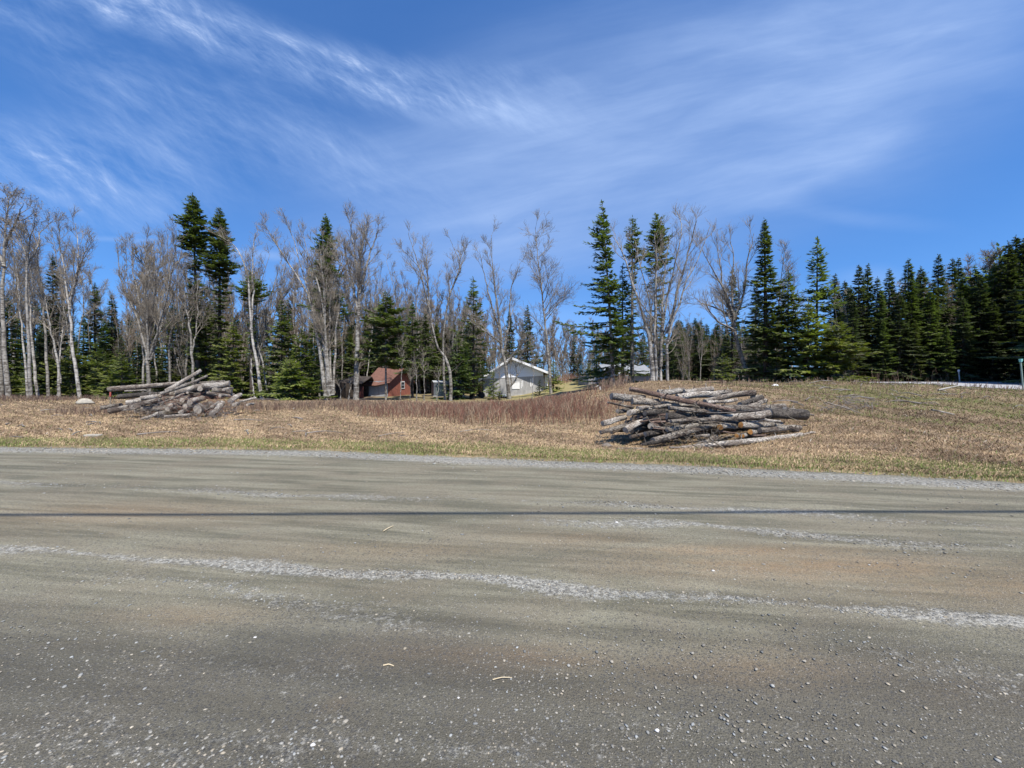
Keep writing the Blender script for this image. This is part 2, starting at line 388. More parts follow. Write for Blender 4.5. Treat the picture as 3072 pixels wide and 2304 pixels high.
def brown_mask(x, y):
    mk = np.zeros_like(x)
    for px, py, sx, sy, am in [(350, 1540, 1.7, .45, .6), (2450, 1700, 1.5, .28, .95), (2250, 1655, 1.2, .15, .9), (1500, 1975, .75, .13, .9), (2300, 2010, .9, .16, .8), (550, 1850, .6, .12, .55),
                               (3000, 1760, 1.2, .25, .6), (1010, 2115, .07, .05, .9), (1150, 1650, 1.2, .2, .4), (2900, 2080, .5, .15, .5), (1700, 1620, .8, .2, .45), (1850, 2090, .3, .06, .4)]:
        cx, cy = G(px, py); mk = np.maximum(mk, am * np.exp(-((x - cx) / sx) ** 2 - ((y - cy) / sy) ** 2))
    return mk
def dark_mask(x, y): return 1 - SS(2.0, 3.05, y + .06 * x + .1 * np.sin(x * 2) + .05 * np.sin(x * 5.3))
rx = axis([(-120, -20, 4), (-20, 14, .055), (14, 120, 4)]); ry0 = axis([(-6, 1.2, .5), (1.2, 4.5, .03), (4.5, 9.4, .06)])
X, Y, Q = grid(rx, ry0)
tt = (Y + 6) / 15.4; Yr = np.where(Y > 3.5, 3.5 + (Y - 3.5) / 5.9 * (E(X) + .08 + .05 * np.sin(X * 7) + .04 * np.sin(X * 17.3) - 3.5), Y)
Z = .004 + .006 * np.sin(X * 1.3) * np.sin(Yr * 2.1) + .006 * band_mask(X, Yr)
# the road sheet dips into the verge at its far edge
m, nb, b = material('gravel_road'); t = nb.new('ShaderNodeTexCoord'); V0 = t.outputs['Object']
st1 = nb.noise(stretch(nb, V0, -8, .25, 2.6), 1.5, 7, .62, .35)
fine = nb.noise(V0, 55, 5, .75); fine2 = nb.noise(V0, 210, 3, .7); blot = nb.noise(nb.mapping(V0, sc=(.7, 1.3, 1)), 1.3, 5, .6, .5)
vo = nb.new('ShaderNodeTexVoronoi'); nb.set(vo.inputs['Vector'], V0); vo.inputs['Scale'].default_value = 95
vo2 = nb.new('ShaderNodeTexVoronoi'); nb.set(vo2.inputs['Vector'], V0); vo2.inputs['Scale'].default_value = 38
gm = attr(nb, 'gravel'); bm_ = attr(nb, 'brown'); dm = attr(nb, 'dark')
base = nb.mix(nb.ramp(st1, .38, .62), (.128, .120, .084), (.232, .216, .155))
base = nb.mix(nb.math('MULTIPLY', nb.ramp(blot, .42, .62), .5), base, (.20, .172, .122))
base = nb.mix(nb.math('MULTIPLY', nb.math('MULTIPLY', bm_, nb.ramp(nb.noise(nb.mapping(V0, sc=(1.2, 3.5, 1)), 3.0, 7, .7, .4), .32, .62, .45, 1.0)), .95), base, nb.mix(blot, (.29, .205, .12), (.22, .16, .095)))
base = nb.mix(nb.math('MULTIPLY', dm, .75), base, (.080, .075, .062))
coarse = nb.noise(nb.mapping(V0, sc=(1, 1.6, 1)), 9, 5, .7)
gg = nb.math('ADD', gm, nb.math('ADD', nb.math('MULTIPLY', nb.math('SUBTRACT', fine, .5), 1.2), nb.math('MULTIPLY', nb.math('SUBTRACT', coarse, .5), 1.3)))
g2 = nb.ramp(gg, .24, .66)
vs = nb.new('ShaderNodeSeparateColor'); nb.l.new(vo2.outputs['Color'], vs.inputs[0])
stone = nb.mix(nb.ramp(vs.outputs[0], 0, 1), (.19, .185, .165), (.44, .43, .385))
base = nb.mix(nb.math('MULTIPLY', g2, .74), base, stone)
vc = nb.new('ShaderNodeSeparateColor'); nb.l.new(vo.outputs['Color'], vc.inputs[0])
spk = nb.math('MULTIPLY', nb.ramp(vc.outputs[1], .80, .98), nb.ramp(vo.outputs['Distance'], .25, .6, 1, 0))
base = nb.mix(nb.math('MULTIPLY', spk, .30), base, (.50, .49, .46))
spd = nb.ramp(vc.outputs[2], .72, .95)
base = nb.mix(nb.math('MULTIPLY', spd, .6), base, (.07, .07, .07))
base = nb.mix(1.0, base, nb.mix(nb.ramp(fine2, .3, .7), (.62, .62, .62), (1.36, 1.36, 1.36)), 'MULTIPLY')
crk = nb.new('ShaderNodeTexVoronoi', feature='DISTANCE_TO_EDGE'); crk.inputs['Scale'].default_value = 7
cd = nb.new('ShaderNodeVectorMath', operation='ADD'); nb.l.new(V0, cd.inputs[0]); ns_ = nb.new('ShaderNodeTexNoise'); ns_.inputs['Scale'].default_value = 12; nb.l.new(V0, ns_.inputs[0])
sc_ = nb.new('ShaderNodeVectorMath', operation='SCALE'); nb.l.new(ns_.outputs['Color'], sc_.inputs[0]); sc_.inputs['Scale'].default_value = .09; nb.l.new(sc_.outputs[0], cd.inputs[1])
nb.l.new(cd.outputs[0], crk.inputs['Vector'])
ck = nb.math('MULTIPLY', nb.ramp(crk.outputs['Distance'], .0, .018, 1, 0), attr(nb, 'crack'))
base = nb.mix(nb.math('MULTIPLY', ck, .6), base, (.06, .06, .055))
nb.set(b.inputs['Base Color'], base); b.inputs['Roughness'].default_value = .88; b.inputs['Specular IOR Level'].default_value = .2
track = nb.noise(stretch(nb, V0, -7, .10, 6.0), 1.0, 5, .6, .25)
base = nb.mix(nb.ramp(track, .42, .66, 0, .5), base, nb.mix(1.0, base, (.72, .71, .70), 'MULTIPLY'))
nb.set(b.inputs['Base Color'], base)
hh = nb.math('ADD', nb.math('MULTIPLY', nb.ramp(vo.outputs['Distance'], 0, .6, 1, 0), .5), nb.math('ADD', nb.math('MULTIPLY', fine, .8), nb.math('MULTIPLY', nb.math('MULTIPLY', nb.ramp(vo2.outputs['Distance'], 0, .6, 1, 0), g2), 1.4)))
bump(nb, b, hh, .75, .010)
crx, cry = G(1480, 1690); cr2 = G(1750, 1640)
crack = np.exp(-((X - crx + .1) / .6) ** 2 - ((Yr - cry + .1) / .35) ** 2) + np.exp(-((X - cr2[0]) / .8) ** 2 - ((Yr - cr2[1]) / .22) ** 2)
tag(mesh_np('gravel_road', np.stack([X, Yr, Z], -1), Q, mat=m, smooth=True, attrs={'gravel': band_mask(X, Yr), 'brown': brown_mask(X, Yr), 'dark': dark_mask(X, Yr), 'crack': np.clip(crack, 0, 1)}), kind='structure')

# loose stones on the road
def unit_ico():
    p = (1 + 5 ** .5) / 2
    v = np.array([(-1, p, 0), (1, p, 0), (-1, -p, 0), (1, -p, 0), (0, -1, p), (0, 1, p), (0, -1, -p), (0, 1, -p), (p, 0, -1), (p, 0, 1), (-p, 0, -1), (-p, 0, 1)], float)
    f = [(0, 11, 5), (0, 5, 1), (0, 1, 7), (0, 7, 10), (0, 10, 11), (1, 5, 9), (5, 11, 4), (11, 10, 2), (10, 7, 6), (7, 1, 8), (3, 9, 4), (3, 4, 2), (3, 2, 6), (3, 6, 8), (3, 8, 9), (4, 9, 5), (2, 4, 11), (6, 2, 10), (8, 6, 7), (9, 8, 1)]
    return v / np.linalg.norm(v[0]), np.array(f)
IV, IF = unit_ico()
N = 420000
sx = rng.uniform(-1.35, 1.35, N); sy = np.exp(rng.uniform(math.log(1.35), math.log(10.2), N)); sx = sx * sy
bmk = band_mask(sx, sy); ok = (sy < E(sx) + .12)
prob = np.clip(.010 + .30 * bmk ** 1.3 + .012 * dark_mask(sx, sy), 0, 1) * (.35 + 1.3 * (.5 + .5 * np.sin(2.1 * sx + 1) * np.sin(3.3 * sy + .7 * sx))) * np.where(bmk > .3, 1, .8)
keep = ok & (rng.uniform(0, 1, N) < prob); sx, sy, bmk = sx[keep], sy[keep], bmk[keep]; N = len(sx)
size = np.exp(rng.normal(math.log(.0036), .42, N)) * (1 + .13 * sy) * (1 + .5 * (E(sx) - sy < .7)); size = np.minimum(size, .006 + .0022 * sy + (rng.uniform(0, 1, N) < .02) * .007)
vv = IV[None] * (1 + rng.uniform(-.25, .25, (N, 12, 1))) * np.stack([rng.uniform(.8, 1.5, N), rng.uniform(.7, 1.1, N), rng.uniform(.35, .6, N)], -1)[:, None]
a = rng.uniform(0, 6.28, N)[:, None]; vx = vv[..., 0] * np.cos(a) - vv[..., 1] * np.sin(a); vy = vv[..., 0] * np.sin(a) + vv[..., 1] * np.cos(a)
vv = np.stack([vx, vy, vv[..., 2]], -1) * size[:, None, None]
vv += np.stack([sx, sy, .004 + .005 * bmk + size * .2 + .05 * SS(-.05, .3, sy - E(sx))], -1)[:, None]
g = rng.uniform(.13, .34, N) ** 1.0 + (rng.uniform(0, 1, N) < .035) * .12; tone = rng.uniform(-1, 1, N)
colr = np.stack([g * (1.06 + .12 * tone), g * (1 + .02 * tone), g * (.86 - .10 * tone)], -1)
M['vcol'] = mat_vcol('stones_and_grass', .85)
tag(mesh_np('gravel', vv.reshape(-1, 3), tris=(IF[None] + 12 * np.arange(N)[:, None, None]).reshape(-1, 3), mat=M['vcol'], col=np.repeat(colr, 12, 0)),
    'loose grey gravel lying in ridges along the road', 'gravel', kind='stuff')

# paved road on the right beyond the field
m = mat_simple('pale_asphalt', (.30, .30, .31), (.38, .38, .385), 14, .85, bs=.3, bd=.004)
mb = MB()
xs = np.linspace(17, 110, 32)
for i in range(len(xs) - 1):
    x0, x1 = xs[i], xs[i + 1]
    mb.prism([(x0, 23.2, 1.02), (x1, 23.2, 1.02), (x1, 33.5, 1.505), (x0, 33.5, 1.505)], (0, 0, -.25))
tag(mb.build('paved_road', m), kind='structure')

# ------------------------------------------------------------------ grass and ground cover
def blades(n, sampler, length, width, lay, colfn, zoff=0.0):
    """thin bent blades: two quads each; lay = how far they lean (radians from vertical)"""
    x, y = sampler(n); n = len(x); z = H(x, y) + zoff
    L = rng.uniform(length[0], length[1], n); W = rng.uniform(width[0], width[1], n) * (1 + np.clip(y - 9, 0, 20) * .05)
    az = rng.uniform(0, 6.28, n); ln = rng.uniform(lay[0], lay[1], n)
    d1 = np.stack([np.cos(az) * np.sin(ln * .6), np.sin(az) * np.sin(ln * .6), np.cos(ln * .6)], -1)
    d2 = np.stack([np.cos(az) * np.sin(ln * 1.15), np.sin(az) * np.sin(ln * 1.15), np.cos(ln * 1.15)], -1)
    side = np.stack([-np.sin(az + .5), np.cos(az + .5), np.zeros(n)], -1) * W[:, None] * .5
    p0 = np.stack([x, y, z], -1); p1 = p0 + d1 * (L * .5)[:, None]; p2 = p1 + d2 * (L * .5)[:, None]
    v = np.stack([p0 - side, p0 + side, p1 - side * .8, p1 + side * .8, p2], 1)
    i = np.arange(n) * 5
    q = np.stack([i, i + 1, i + 3, i + 2], -1); tr = np.stack([i + 2, i + 3, i + 4], -1)
    return v.reshape(-1, 3), q, tr, np.repeat(colfn(x, y, n), 5, 0)
def field_sampler(dmin, dmax, ymax, keep=None):
    def f(n):
        u_ = rng.uniform(-1.36, 1.36, n); y = np.exp(rng.uniform(math.log(6.0), math.log(ymax), n)); x = u_ * y; d = y - E(x)
        k = (d > dmin) & (d < dmax)
        if keep is not None: k &= rng.uniform(0, 1, n) < keep(x, y, d)
        return x[k], y[k]
    return f
def patch(x, y, f, s): return .5 + .25 * np.sin(f * x + s) * np.cos(f * .8 * y + 2 * s) + .25 * np.sin(f * 2.3 * x + f * 1.7 * y + 3 * s)
def straw(x, y, n):
    p = np.clip((.5 * patch(x, y, 1.1, 1.0) + .5 * patch(x, y * 2.2, 2.7, 4.0) - .5) * 2.4 + .45, 0, 1); r = rng.uniform(0, 1, n)
    c = np.array([.46, .335, .205])[None] * (1 - p[:, None]) + np.array([.20, .140, .090])[None] * p[:, None]
    c = c * (0.65 + .75 * r[:, None]); rt = SS(7, 13, x) * SS(3, 7, y - E(x))
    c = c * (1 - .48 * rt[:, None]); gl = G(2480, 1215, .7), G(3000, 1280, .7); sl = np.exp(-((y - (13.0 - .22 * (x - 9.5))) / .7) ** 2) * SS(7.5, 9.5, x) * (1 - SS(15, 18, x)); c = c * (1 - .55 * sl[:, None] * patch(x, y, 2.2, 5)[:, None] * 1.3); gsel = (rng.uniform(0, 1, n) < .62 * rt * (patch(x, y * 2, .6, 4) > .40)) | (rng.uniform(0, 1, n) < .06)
    c[gsel] = np.array([.13, .165, .045]) * (.7 + .6 * r[gsel, None]); return c
def grn(x, y, n):
    r = rng.uniform(0, 1, n); c = np.array([.165, .225, .055])[None] * (.6 + .8 * r[:, None]); s = rng.uniform(0, 1, n) < .42
    c[s] = np.array([.38, .31, .17]) * (.6 + .6 * r[s, None]); return c
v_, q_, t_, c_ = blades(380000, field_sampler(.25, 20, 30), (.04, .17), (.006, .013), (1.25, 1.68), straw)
tag(mesh_np('dry_grass', v_, q_, t_, M['vcol'], col=c_), 'matted straw coloured dead grass covering the field', 'dead grass', kind='stuff')
kg = lambda x, y, d: np.clip(np.exp(-((d - .8) / .55) ** 2) * (.25 + .9 * patch(x, y, .9, 2.0) ** 1.3) * 1.35, 0, 1)
v_, q_, t_, c_ = blades(640000, field_sampler(.02, 2.2, 13, kg), (.03, .085), (.005, .010), (.15, .9), grn)
tag(mesh_np('green_grass', v_, q_, t_, M['vcol'], col=c_), 'short green grass growing along the gravel edge', 'grass', kind='stuff')

def chips(x, y, n):
    k = rng.uniform(0, 1, n); c = np.where((k < .45)[:, None], [[.07, .052, .04]], np.where((k < .93)[:, None], [[.22, .17, .125]], [[.40, .36, .29]])); return c * rng.uniform(.6, 1.3, (n, 1))
v_, q_, t_, c_ = blades(60000, field_sampler(1.3, 20, 30, lambda x, y, d: np.clip(.25 + .9 * SS(6, 12, x) + .5 * (1 - SS(-3, 0, x)) * SS(8, 12, d), 0, 1) * (patch(x, y, 1.7, 3) > .38)), (.04, .20), (.006, .015), (1.45, 1.62), chips, .02)
tag(mesh_np('wood_litter', v_, q_, t_, M['vcol'], col=c_), 'broken twigs, bark and leaf litter strewn over the field', 'litter', kind='stuff')

def stems(n, regions, hgt, colfn, nb_=3, wmul=1.0):
    """upright thin stems with a few side twigs; regions are soft ellipses in world space"""
    tb = Tubes(); cols = {}
    out_v = []; 
    T = Tubes(); cl_list = []
    for _ in range(n):
        cx, cy, rx_, ry_, hm = R.choices(regions, weights=[r_[2] * r_[3] for r_ in regions])[0]
        a = R.uniform(0, 6.283); rr = R.random() ** .5 * (1 + .25 * sin(3 * a) + .2 * sin(5 * a + 1)); x = cx + rx_ * rr * cos(a); y = cy + ry_ * rr * sin(a)
        hh_ = R.uniform(*hgt) * hm; z = h(x, y); lx, ly = R.gauss(0, .22), R.gauss(0, .22)
        w0 = .0055 * wmul * (1 + .03 * y)
        p = [(x, y, z - .02), (x + lx * hh_ * .3, y + ly * hh_ * .3, z + hh_ * .5), (x + lx * hh_ * .8, y + ly * hh_ * .8, z + hh_)]
        cc = colfn(x, y); T.add(p, w0, w0 * .35, 3); cl_list.append(cc)
        for k in range(nb_):
            s = R.uniform(.3, .9); bx, by, bz = [p[0][i] + (p[2][i] - p[0][i]) * s for i in range(3)]
            aa = R.uniform(0, 6.283); bl = hh_ * R.uniform(.2, .45)
            T.add([(bx, by, bz), (bx + cos(aa) * bl * .35, by + sin(aa) * bl * .35, bz + bl * .45), (bx + cos(aa) * bl * .5, by + sin(aa) * bl * .5, bz + bl)], w0 * .6, w0 * .3, 3); cl_list.append(cc)
    V, Q = T.arrays(); return V, Q, np.repeat(np.array(cl_list), 9, 0)
def W3(px, py, rx_, ry_, hm=1.0):
    g_ = G(px, py); return (g_[0], g_[1], rx_, ry_, hm)
def redc(x, y):
    k = R.random(); r_ = R.uniform(.6, 1.35); c0 = (.22, .11, .08) if k < .55 else ((.36, .27, .18) if k < .82 else (.14, .105, .08))
    return [c0[0] * r_, c0[1] * r_, c0[2] * r_]
def tanc(x, y):
    k = R.random(); r_ = R.uniform(.6, 1.3); c0 = (.20, .13, .10) if k < .5 else ((.34, .255, .175) if k < .85 else (.11, .085, .07))
    return [c0[0] * r_, c0[1] * r_, c0[2] * r_]
V, Q, Cc = stems(6800, [W3(1290, 1245, 3.8, 2.2, .7), W3(1560, 1258, 3.6, 2.4, .95), W3(1730, 1266, 2.0, 1.8, .85), W3(1450, 1230, 4.2, 2.8, .6), W3(1640, 1235, 2.6, 2.2, .6)], (.18, .66), redc)
tag(mesh_np('red_shrub_thicket', V, Q, mat=M['vcol'], smooth=True, col=Cc), 'thicket of knee high red brown stems in front of the grey house', 'shrubs', kind='stuff')
V, Q, Cc = stems(4200, [W3(950, 1230, 6, 2.0, .7), W3(780, 1235, 2.6, 1.6, 1), W3(1150, 1225, 4, 1.8, .6), W3(100, 1212, 6, 1.8, .8), W3(400, 1245, 4.0, 1.3, .8), W3(1830, 1225, 1.0, 2.2, 1.5)], (.15, .48), tanc)
tag(mesh_np('brown_weeds', V, Q, mat=M['vcol'], smooth=True, col=Cc), 'low brown weeds and brush in front of the trees', 'weeds', kind='stuff')
def crest(n, xr, yr, hgt, cf):
    regs = [((xr[0] + xr[1]) / 2, (yr[0] + yr[1]) / 2, (xr[1] - xr[0]) / 2, (yr[1] - yr[0]) / 2, 1.0)]
    return stems(n, regs, hgt, cf, 2)
V, Q, Cc = crest(1500, (5, 34), (15, 27), (.08, .30), tanc); V2, Q2, C2 = crest(130, (20, 46), (34, 37), (.3, 1.1), tanc); V3, Q3, C3 = crest(1500, (-8, 18), (44, 60), (.6, 1.3), redc)
tag(mesh_np('field_weeds', np.concatenate([V, V2, V3]), np.concatenate([Q, Q2 + len(V), Q3 + len(V) + len(V2)]), mat=M['vcol'], smooth=True, col=np.concatenate([Cc, C2, C3])),
    'sparse dead weeds on the rise at the right and along the far wood', 'weeds', kind='stuff')

# ------------------------------------------------------------------ trees
def vadd(a, b, s=1.0): return (a[0] + b[0] * s, a[1] + b[1] * s, a[2] + b[2] * s)
def vnorm(a):
    l = math.sqrt(a[0] ** 2 + a[1] ** 2 + a[2] ** 2) or 1; return (a[0] / l, a[1] / l, a[2] / l)
def rpath(rd, p, d, L, n, wander, up):
    pts = [p]; st = L / (n - 1)
    for _ in range(n - 1):
        d = vnorm((d[0] + rd.gauss(0, wander), d[1] + rd.gauss(0, wander), d[2] + rd.gauss(0, wander) + up)); p = vadd(p, d, st); pts.append(p)
    return pts, d
def off_dir(rd, d, ang):
    """direction leaving d by angle ang at random azimuth"""
    r = vnorm((rd.gauss(0, 1), rd.gauss(0, 1), rd.gauss(0, 1))); k = sum(r[i] * d[i] for i in range(3)); r = vnorm((r[0] - d[0] * k, r[1] - d[1] * k, r[2] - d[2] * k))
    return vnorm((d[0] * cos(ang) + r[0] * sin(ang), d[1] * cos(ang) + r[1] * sin(ang), d[2] * cos(ang) + r[2] * sin(ang)))
def along(pts, t):
    f = t * (len(pts) - 1); i = min(int(f), len(pts) - 2); f -= i; a, b = pts[i], pts[i + 1]
    return tuple(a[k] + (b[k] - a[k]) * f for k in range(3)), vnorm(tuple(b[k] - a[k] for k in range(3)))
def smooth_path(rd, ctrl, n, jit):
    """Catmull-Rom through ctrl with a little waver"""
    c = [np.array(p, float) for p in ctrl]; c = [2 * c[0] - c[1]] + c + [2 * c[-1] - c[-2]]
    out = []
    for i in range(n):
        f = i / (n - 1) * (len(ctrl) - 1); k = min(int(f), len(ctrl) - 2); t = f - k; a, b_, d, e = c[k:k + 4]
        q = .5 * ((2 * b_) + (-a + d) * t + (2 * a - 5 * b_ + 4 * d - e) * t * t + (-a + 3 * b_ - 3 * d + e) * t ** 3)
        j = jit * min(1, i / 3); out.append((q[0] + rd.gauss(0, j), q[1] + rd.gauss(0, j), q[2]))
    return out
def grow_crown(rd, cr, pts, rbase, rtip, t0, nlimb, limb_len, ang=(.45, .95), twig_r=.011, dens=1.0, up=.10, wander=.09, buds=None):
    """limbs, branches and twigs along one stem"""
    for i in range(nlimb):
        t = t0 + (1 - t0) * (i + rd.random()) / nlimb; p, d = along(pts, min(t, .995)); r_at = rtip + (rbase - rtip) * (1 - t)
        L1 = limb_len * (1.15 - .75 * t) * rd.uniform(.65, 1.2); r1 = min(r_at * .62, .012 + L1 * .018)
        p1, d1 = rpath(rd, p, off_dir(rd, d, rd.uniform(*ang)), L1, 7, wander, up)
        cr.add(p1, r1, twig_r, 5)
        for j in range(int(L1 * 2.3 * dens) + 3):
            t2 = rd.uniform(.15, 1); q, dq = along(p1, t2); L2 = L1 * .42 * (1.15 - .6 * t2) * rd.uniform(.6, 1.25) + .25
            p2, _ = rpath(rd, q, off_dir(rd, dq, rd.uniform(.35, .85)), L2, 5, wander * 1.1, up)
            cr.add(p2, max(r1 * .4 * (1 - .5 * t2), twig_r * 1.15), twig_r * .75, 3)
            for k in range(int(L2 * 4.2 * dens) + 2):
                t3 = rd.uniform(.12, 1); q3, d3 = along(p2, t3); L3 = L2 * .42 * rd.uniform(.5, 1.3) + .15
                p3, _ = rpath(rd, q3, off_dir(rd, d3, rd.uniform(.35, .8)), L3, 4, wander, up)
                cr.add(p3, twig_r * .8, twig_r * .55, 3)
                for l in range(int(L3 * 3.2 * dens) + 1):
                    q4, d4 = along(p3, rd.uniform(.2, 1)); p4, _ = rpath(rd, q4, off_dir(rd, d4, rd.uniform(.4, .8)), rd.uniform(.15, .4), 3, wander, up)
                    cr.add(p4, twig_r * .62, twig_r * .45, 3)
                    if buds is not None and rd.random() < .5: buds.append(p4[-1])
def bare_tree(stems_, rbase, limb_len=2.2, t0=.4, nl=14, seed=1, dens=1.0, twig_r=.0095, bark='bark', twig='twig', label=None, group=None, name='bare_tree', cat='bare tree', ang=(.38, .85), up=.12, buds=False, lower_dead=0, rtip=.016, wander=.09):
    """stems_: list of control point lists in world space; the first begins at the ground"""
    rd = random.Random(seed); base = stems_[0][0]
    root = empty(name, base, 0, label, cat, group); rbase *= .84
    tr = Tubes(); cr = Tubes(); bl = [] if buds else None
    for i, c0 in enumerate(stems_):
        c0 = [(p[0] - base[0], p[1] - base[1], p[2] - base[2]) for p in c0]
        rb = rbase * (1 if i == 0 else .60)
        n = 16; pts = smooth_path(rd, c0, n, .03)
        tr.add(pts, rb, rtip, 8, 1.15)
        Ls = math.dist(c0[0], c0[-1]); tt0 = t0 if i == 0 else max(.12, t0 - .25)
        grow_crown(rd, cr, pts, rb, rtip, tt0, max(4, int(nl * Ls / 14)), limb_len, ang, twig_r, dens, up, wander, bl)
        for k in range(lower_dead):
            p, d = along(pts, rd.uniform(.12, tt0 + .1)); p1, _ = rpath(rd, p, off_dir(rd, d, rd.uniform(.9, 1.5)), rd.uniform(.6, 1.8), 5, .2, -.03); cr.add(p1, .014, .007, 3)
    # root flare
    tr.add([(0, 0, -.25), (0, 0, 0), (0, 0, .35)], rbase * 1.45, rbase * .95, 8)
    tr.build('trunk', M[bark], root)
    V, Q = cr.arrays(); T3 = None
    if bl:
        B = np.array(bl); n = len(B); d = rng.normal(0, .045, (n, 3, 3)); T3 = np.arange(n * 3).reshape(-1, 3) + len(V); V = np.concatenate([V, (B[:, None] + d).reshape(-1, 3)])
    mesh_np('crown', V, Q, T3, mat=M[twig], parent=root)
    return root

def conifer(ht, rad, profile, seed=1, whorl=.33, per=6, droop=.25, dens=1.0, base=.08, mat='fir', name='fir_tree', label=None, group=None, trunk_r=None, bias=None, lean=(0, 0), gap=None, leaf=.20, dead=12, bark='bark_dark', cat='conifer', tilt=.35):
    """profile(t) -> relative crown radius at height fraction t; gap(t) -> share of branches kept"""
    rd = random.Random(seed); rg = np.random.default_rng(seed)
    root = empty(name, (0, 0, 0), 0, label, cat, group)
    tr = Tubes(); tip = (lean[0], lean[1], ht); trunk_r = trunk_r or ht * .0115 + .02
    tp = [(lean[0] * (i / 11) ** 1.3, lean[1] * (i / 11) ** 1.3, ht * i / 11) for i in range(12)]
    tr.add([(0, 0, -.3), (0, 0, .25)], trunk_r * 1.4, trunk_r, 7); tr.add(tp, trunk_r, .012, 7)
    br = Tubes(); S = []; Dv = []; Ln = []                                # spray base, direction, length
    z = ht * base
    while z < ht - .12:
        t = z / ht; k = per if rd.random() < .7 else per - 1
        for i in range(k):
            if gap and rd.random() > gap(t): continue
            az = 2 * pi * (i + rd.random()) / k + z * 3
            r_ = rad * profile(t) * rd.choice([rd.uniform(.45, .95), rd.uniform(.8, 1.3)])
            if bias: r_ *= max(.12, 1 + bias[2] * (cos(az) * bias[0] + sin(az) * bias[1]))
            r_ *= 1 + .20 * sin(z * 2.3 + seed) + .16 * sin(z * 4.9 + 2 * seed + az) + .18 * sin(2 * az + seed * 3 + z * .8)
            if r_ < .05: r_ = .05
            pz = z + rd.uniform(-.30, .30) * whorl * 2.5; c0, _ = along(tp, min(max(pz / ht, 0), 1))
            slope = .55 * (t - .35) - droop * rd.uniform(.4, 1.2)          # upper branches rise, lower ones droop
            n = 6; path = []
            for j in range(n):
                s = j / (n - 1); path.append((c0[0] + cos(az) * r_ * s, c0[1] + sin(az) * r_ * s, pz + r_ * (slope * s + .16 * s * s)))
            br.add(path, .010 + r_ * .011, .006, 3)
            ns_ = max(3, int(r_ * 9.5 * dens))
            for j in range(ns_):
                s = (j + rd.random()) / ns_; s = .12 + .88 * s; q, dq = along(path, min(s, 1))
                for sd_ in (-1, 1):
                    L = leaf * (1 + .7 * r_ * (1 - s)) * rd.uniform(.7, 1.35) * min(1, .35 + (ht - z) * .45)
                    a2 = az + sd_ * rd.uniform(.55, 1.1); dv = (cos(a2), sin(a2), dq[2] * .8 + rd.uniform(-.38, .18))
                    m_ = max(1, int(L / .19))
                    for e in range(m_): S.append(vadd(q, dv, L * e / m_)); Dv.append(dv); Ln.append(L / m_ * 1.5)
            S.append(path[-1]); Dv.append((cos(az), sin(az), slope + .3)); Ln.append(leaf * 1.1 * min(1, .35 + (ht - z) * .45))
        z += whorl * (1.0 - .45 * t) * rd.uniform(.8, 1.2)
    for i in range(5): S.append((tip[0], tip[1], ht - .1 * i)); a = rd.random() * 6.28; Dv.append((.35 * cos(a), .35 * sin(a), 1)); Ln.append(.18)
    S = np.array(S); Dv = np.array(Dv); Ln = np.array(Ln)[:, None]; n = len(S); Dv /= np.linalg.norm(Dv, axis=1, keepdims=True)
    S = S + rg.normal(0, .025, (n, 3)); up_ = np.stack([rg.normal(0, tilt, n), rg.normal(0, tilt, n), np.ones(n)], -1)
    sd = np.cross(Dv, up_); sd /= np.linalg.norm(sd, axis=1, keepdims=True); W = Ln * rg.uniform(.15, .28, (n, 1))
    v = np.stack([S, S + Dv * Ln * .45 + sd * W, S + Dv * Ln, S + Dv * Ln * .45 - sd * W - np.array([0, 0, .03])], 1).reshape(-1, 3)
    q = np.arange(n * 4).reshape(-1, 4)
    for i in range(dead):                                                # bare dead branches low on the trunk
        zz = rd.uniform(.05, base + .12) * ht; az = rd.random() * 6.28; c0, _ = along(tp, zz / ht); L = rd.uniform(.4, 1.5) * min(1, rad * .7)
        p1, _ = rpath(rd, c0, (cos(az), sin(az), -.1), L, 5, .15, -.05); br.add(p1, .012, .006, 3)
    V, Q = tr.arrays(); V2, Q2 = br.arrays(); to = mesh_np('trunk', np.concatenate([V, V2]), np.concatenate([Q, Q2 + len(V)]), mat=M[bark], parent=root)
    to.data.materials.append(M['deadtwig']); mi = np.zeros(len(to.data.polygons), np.int32); mi[len(Q):] = 1; to.data.polygons.foreach_set('material_index', mi)
    mesh_np('crown', v, q, mat=M[mat], parent=root)
    return root

spire = lambda t: (1 - t) ** 1.05 * (1.1 if t > .1 else .8)
narrow = lambda t: min(1, (1 - t) * 1.9) * (.5 + .5 * (1 - t))
cone = lambda t: (1 - t) ** .95 * 1.1
def tuft(t0, lo=.25, k=.9):
    """bushy top above t0, thin below"""
    return lambda t: (1 - t) ** k / (1 - t0) ** k if t > t0 else lo + .25 * max(0, 1 - abs(t - t0) * 8)
HIDE = []
# variant pools: the first user of each is the original, later users are copies
CP = []
for i in range(9):
    rd_ = random.Random(100 + i); kind = ['fir', 'spruce', 'spruce', 'fir', 'spruce', 'fir_young', 'spruce', 'fir', 'fir_young'][i]
    hts = [12, 12, 11, 12, 12, 6, 12, 12, 5][i]; rads = [1.9, 1.7, 1.35, 1.5, 2.0, 1.9, 1.5, 2.2, 1.8][i]
    prof = [spire, narrow, spire, spire, cone, cone, narrow, spire, cone][i]; bs_ = [.12, .22, .06, .28, .05, .02, .14, .06, .02][i]
    CP.append([conifer(hts, rads, prof, 50 + i, base=bs_, mat=kind, name='spruce_tree' if kind == 'spruce' else 'fir_tree', gap=(lambda t, g=[.9, .8, .95, .7, .95, 1, .75, .95, 1][i]: g + .25 * t),
                       dens=.75 if hts > 8 else .9, leaf=.22 if hts > 8 else .18, dead=14 if hts > 8 else 3, droop=[.25, .35, .3, .2, .3, .1, .4, .25, .1][i]), hts, False])
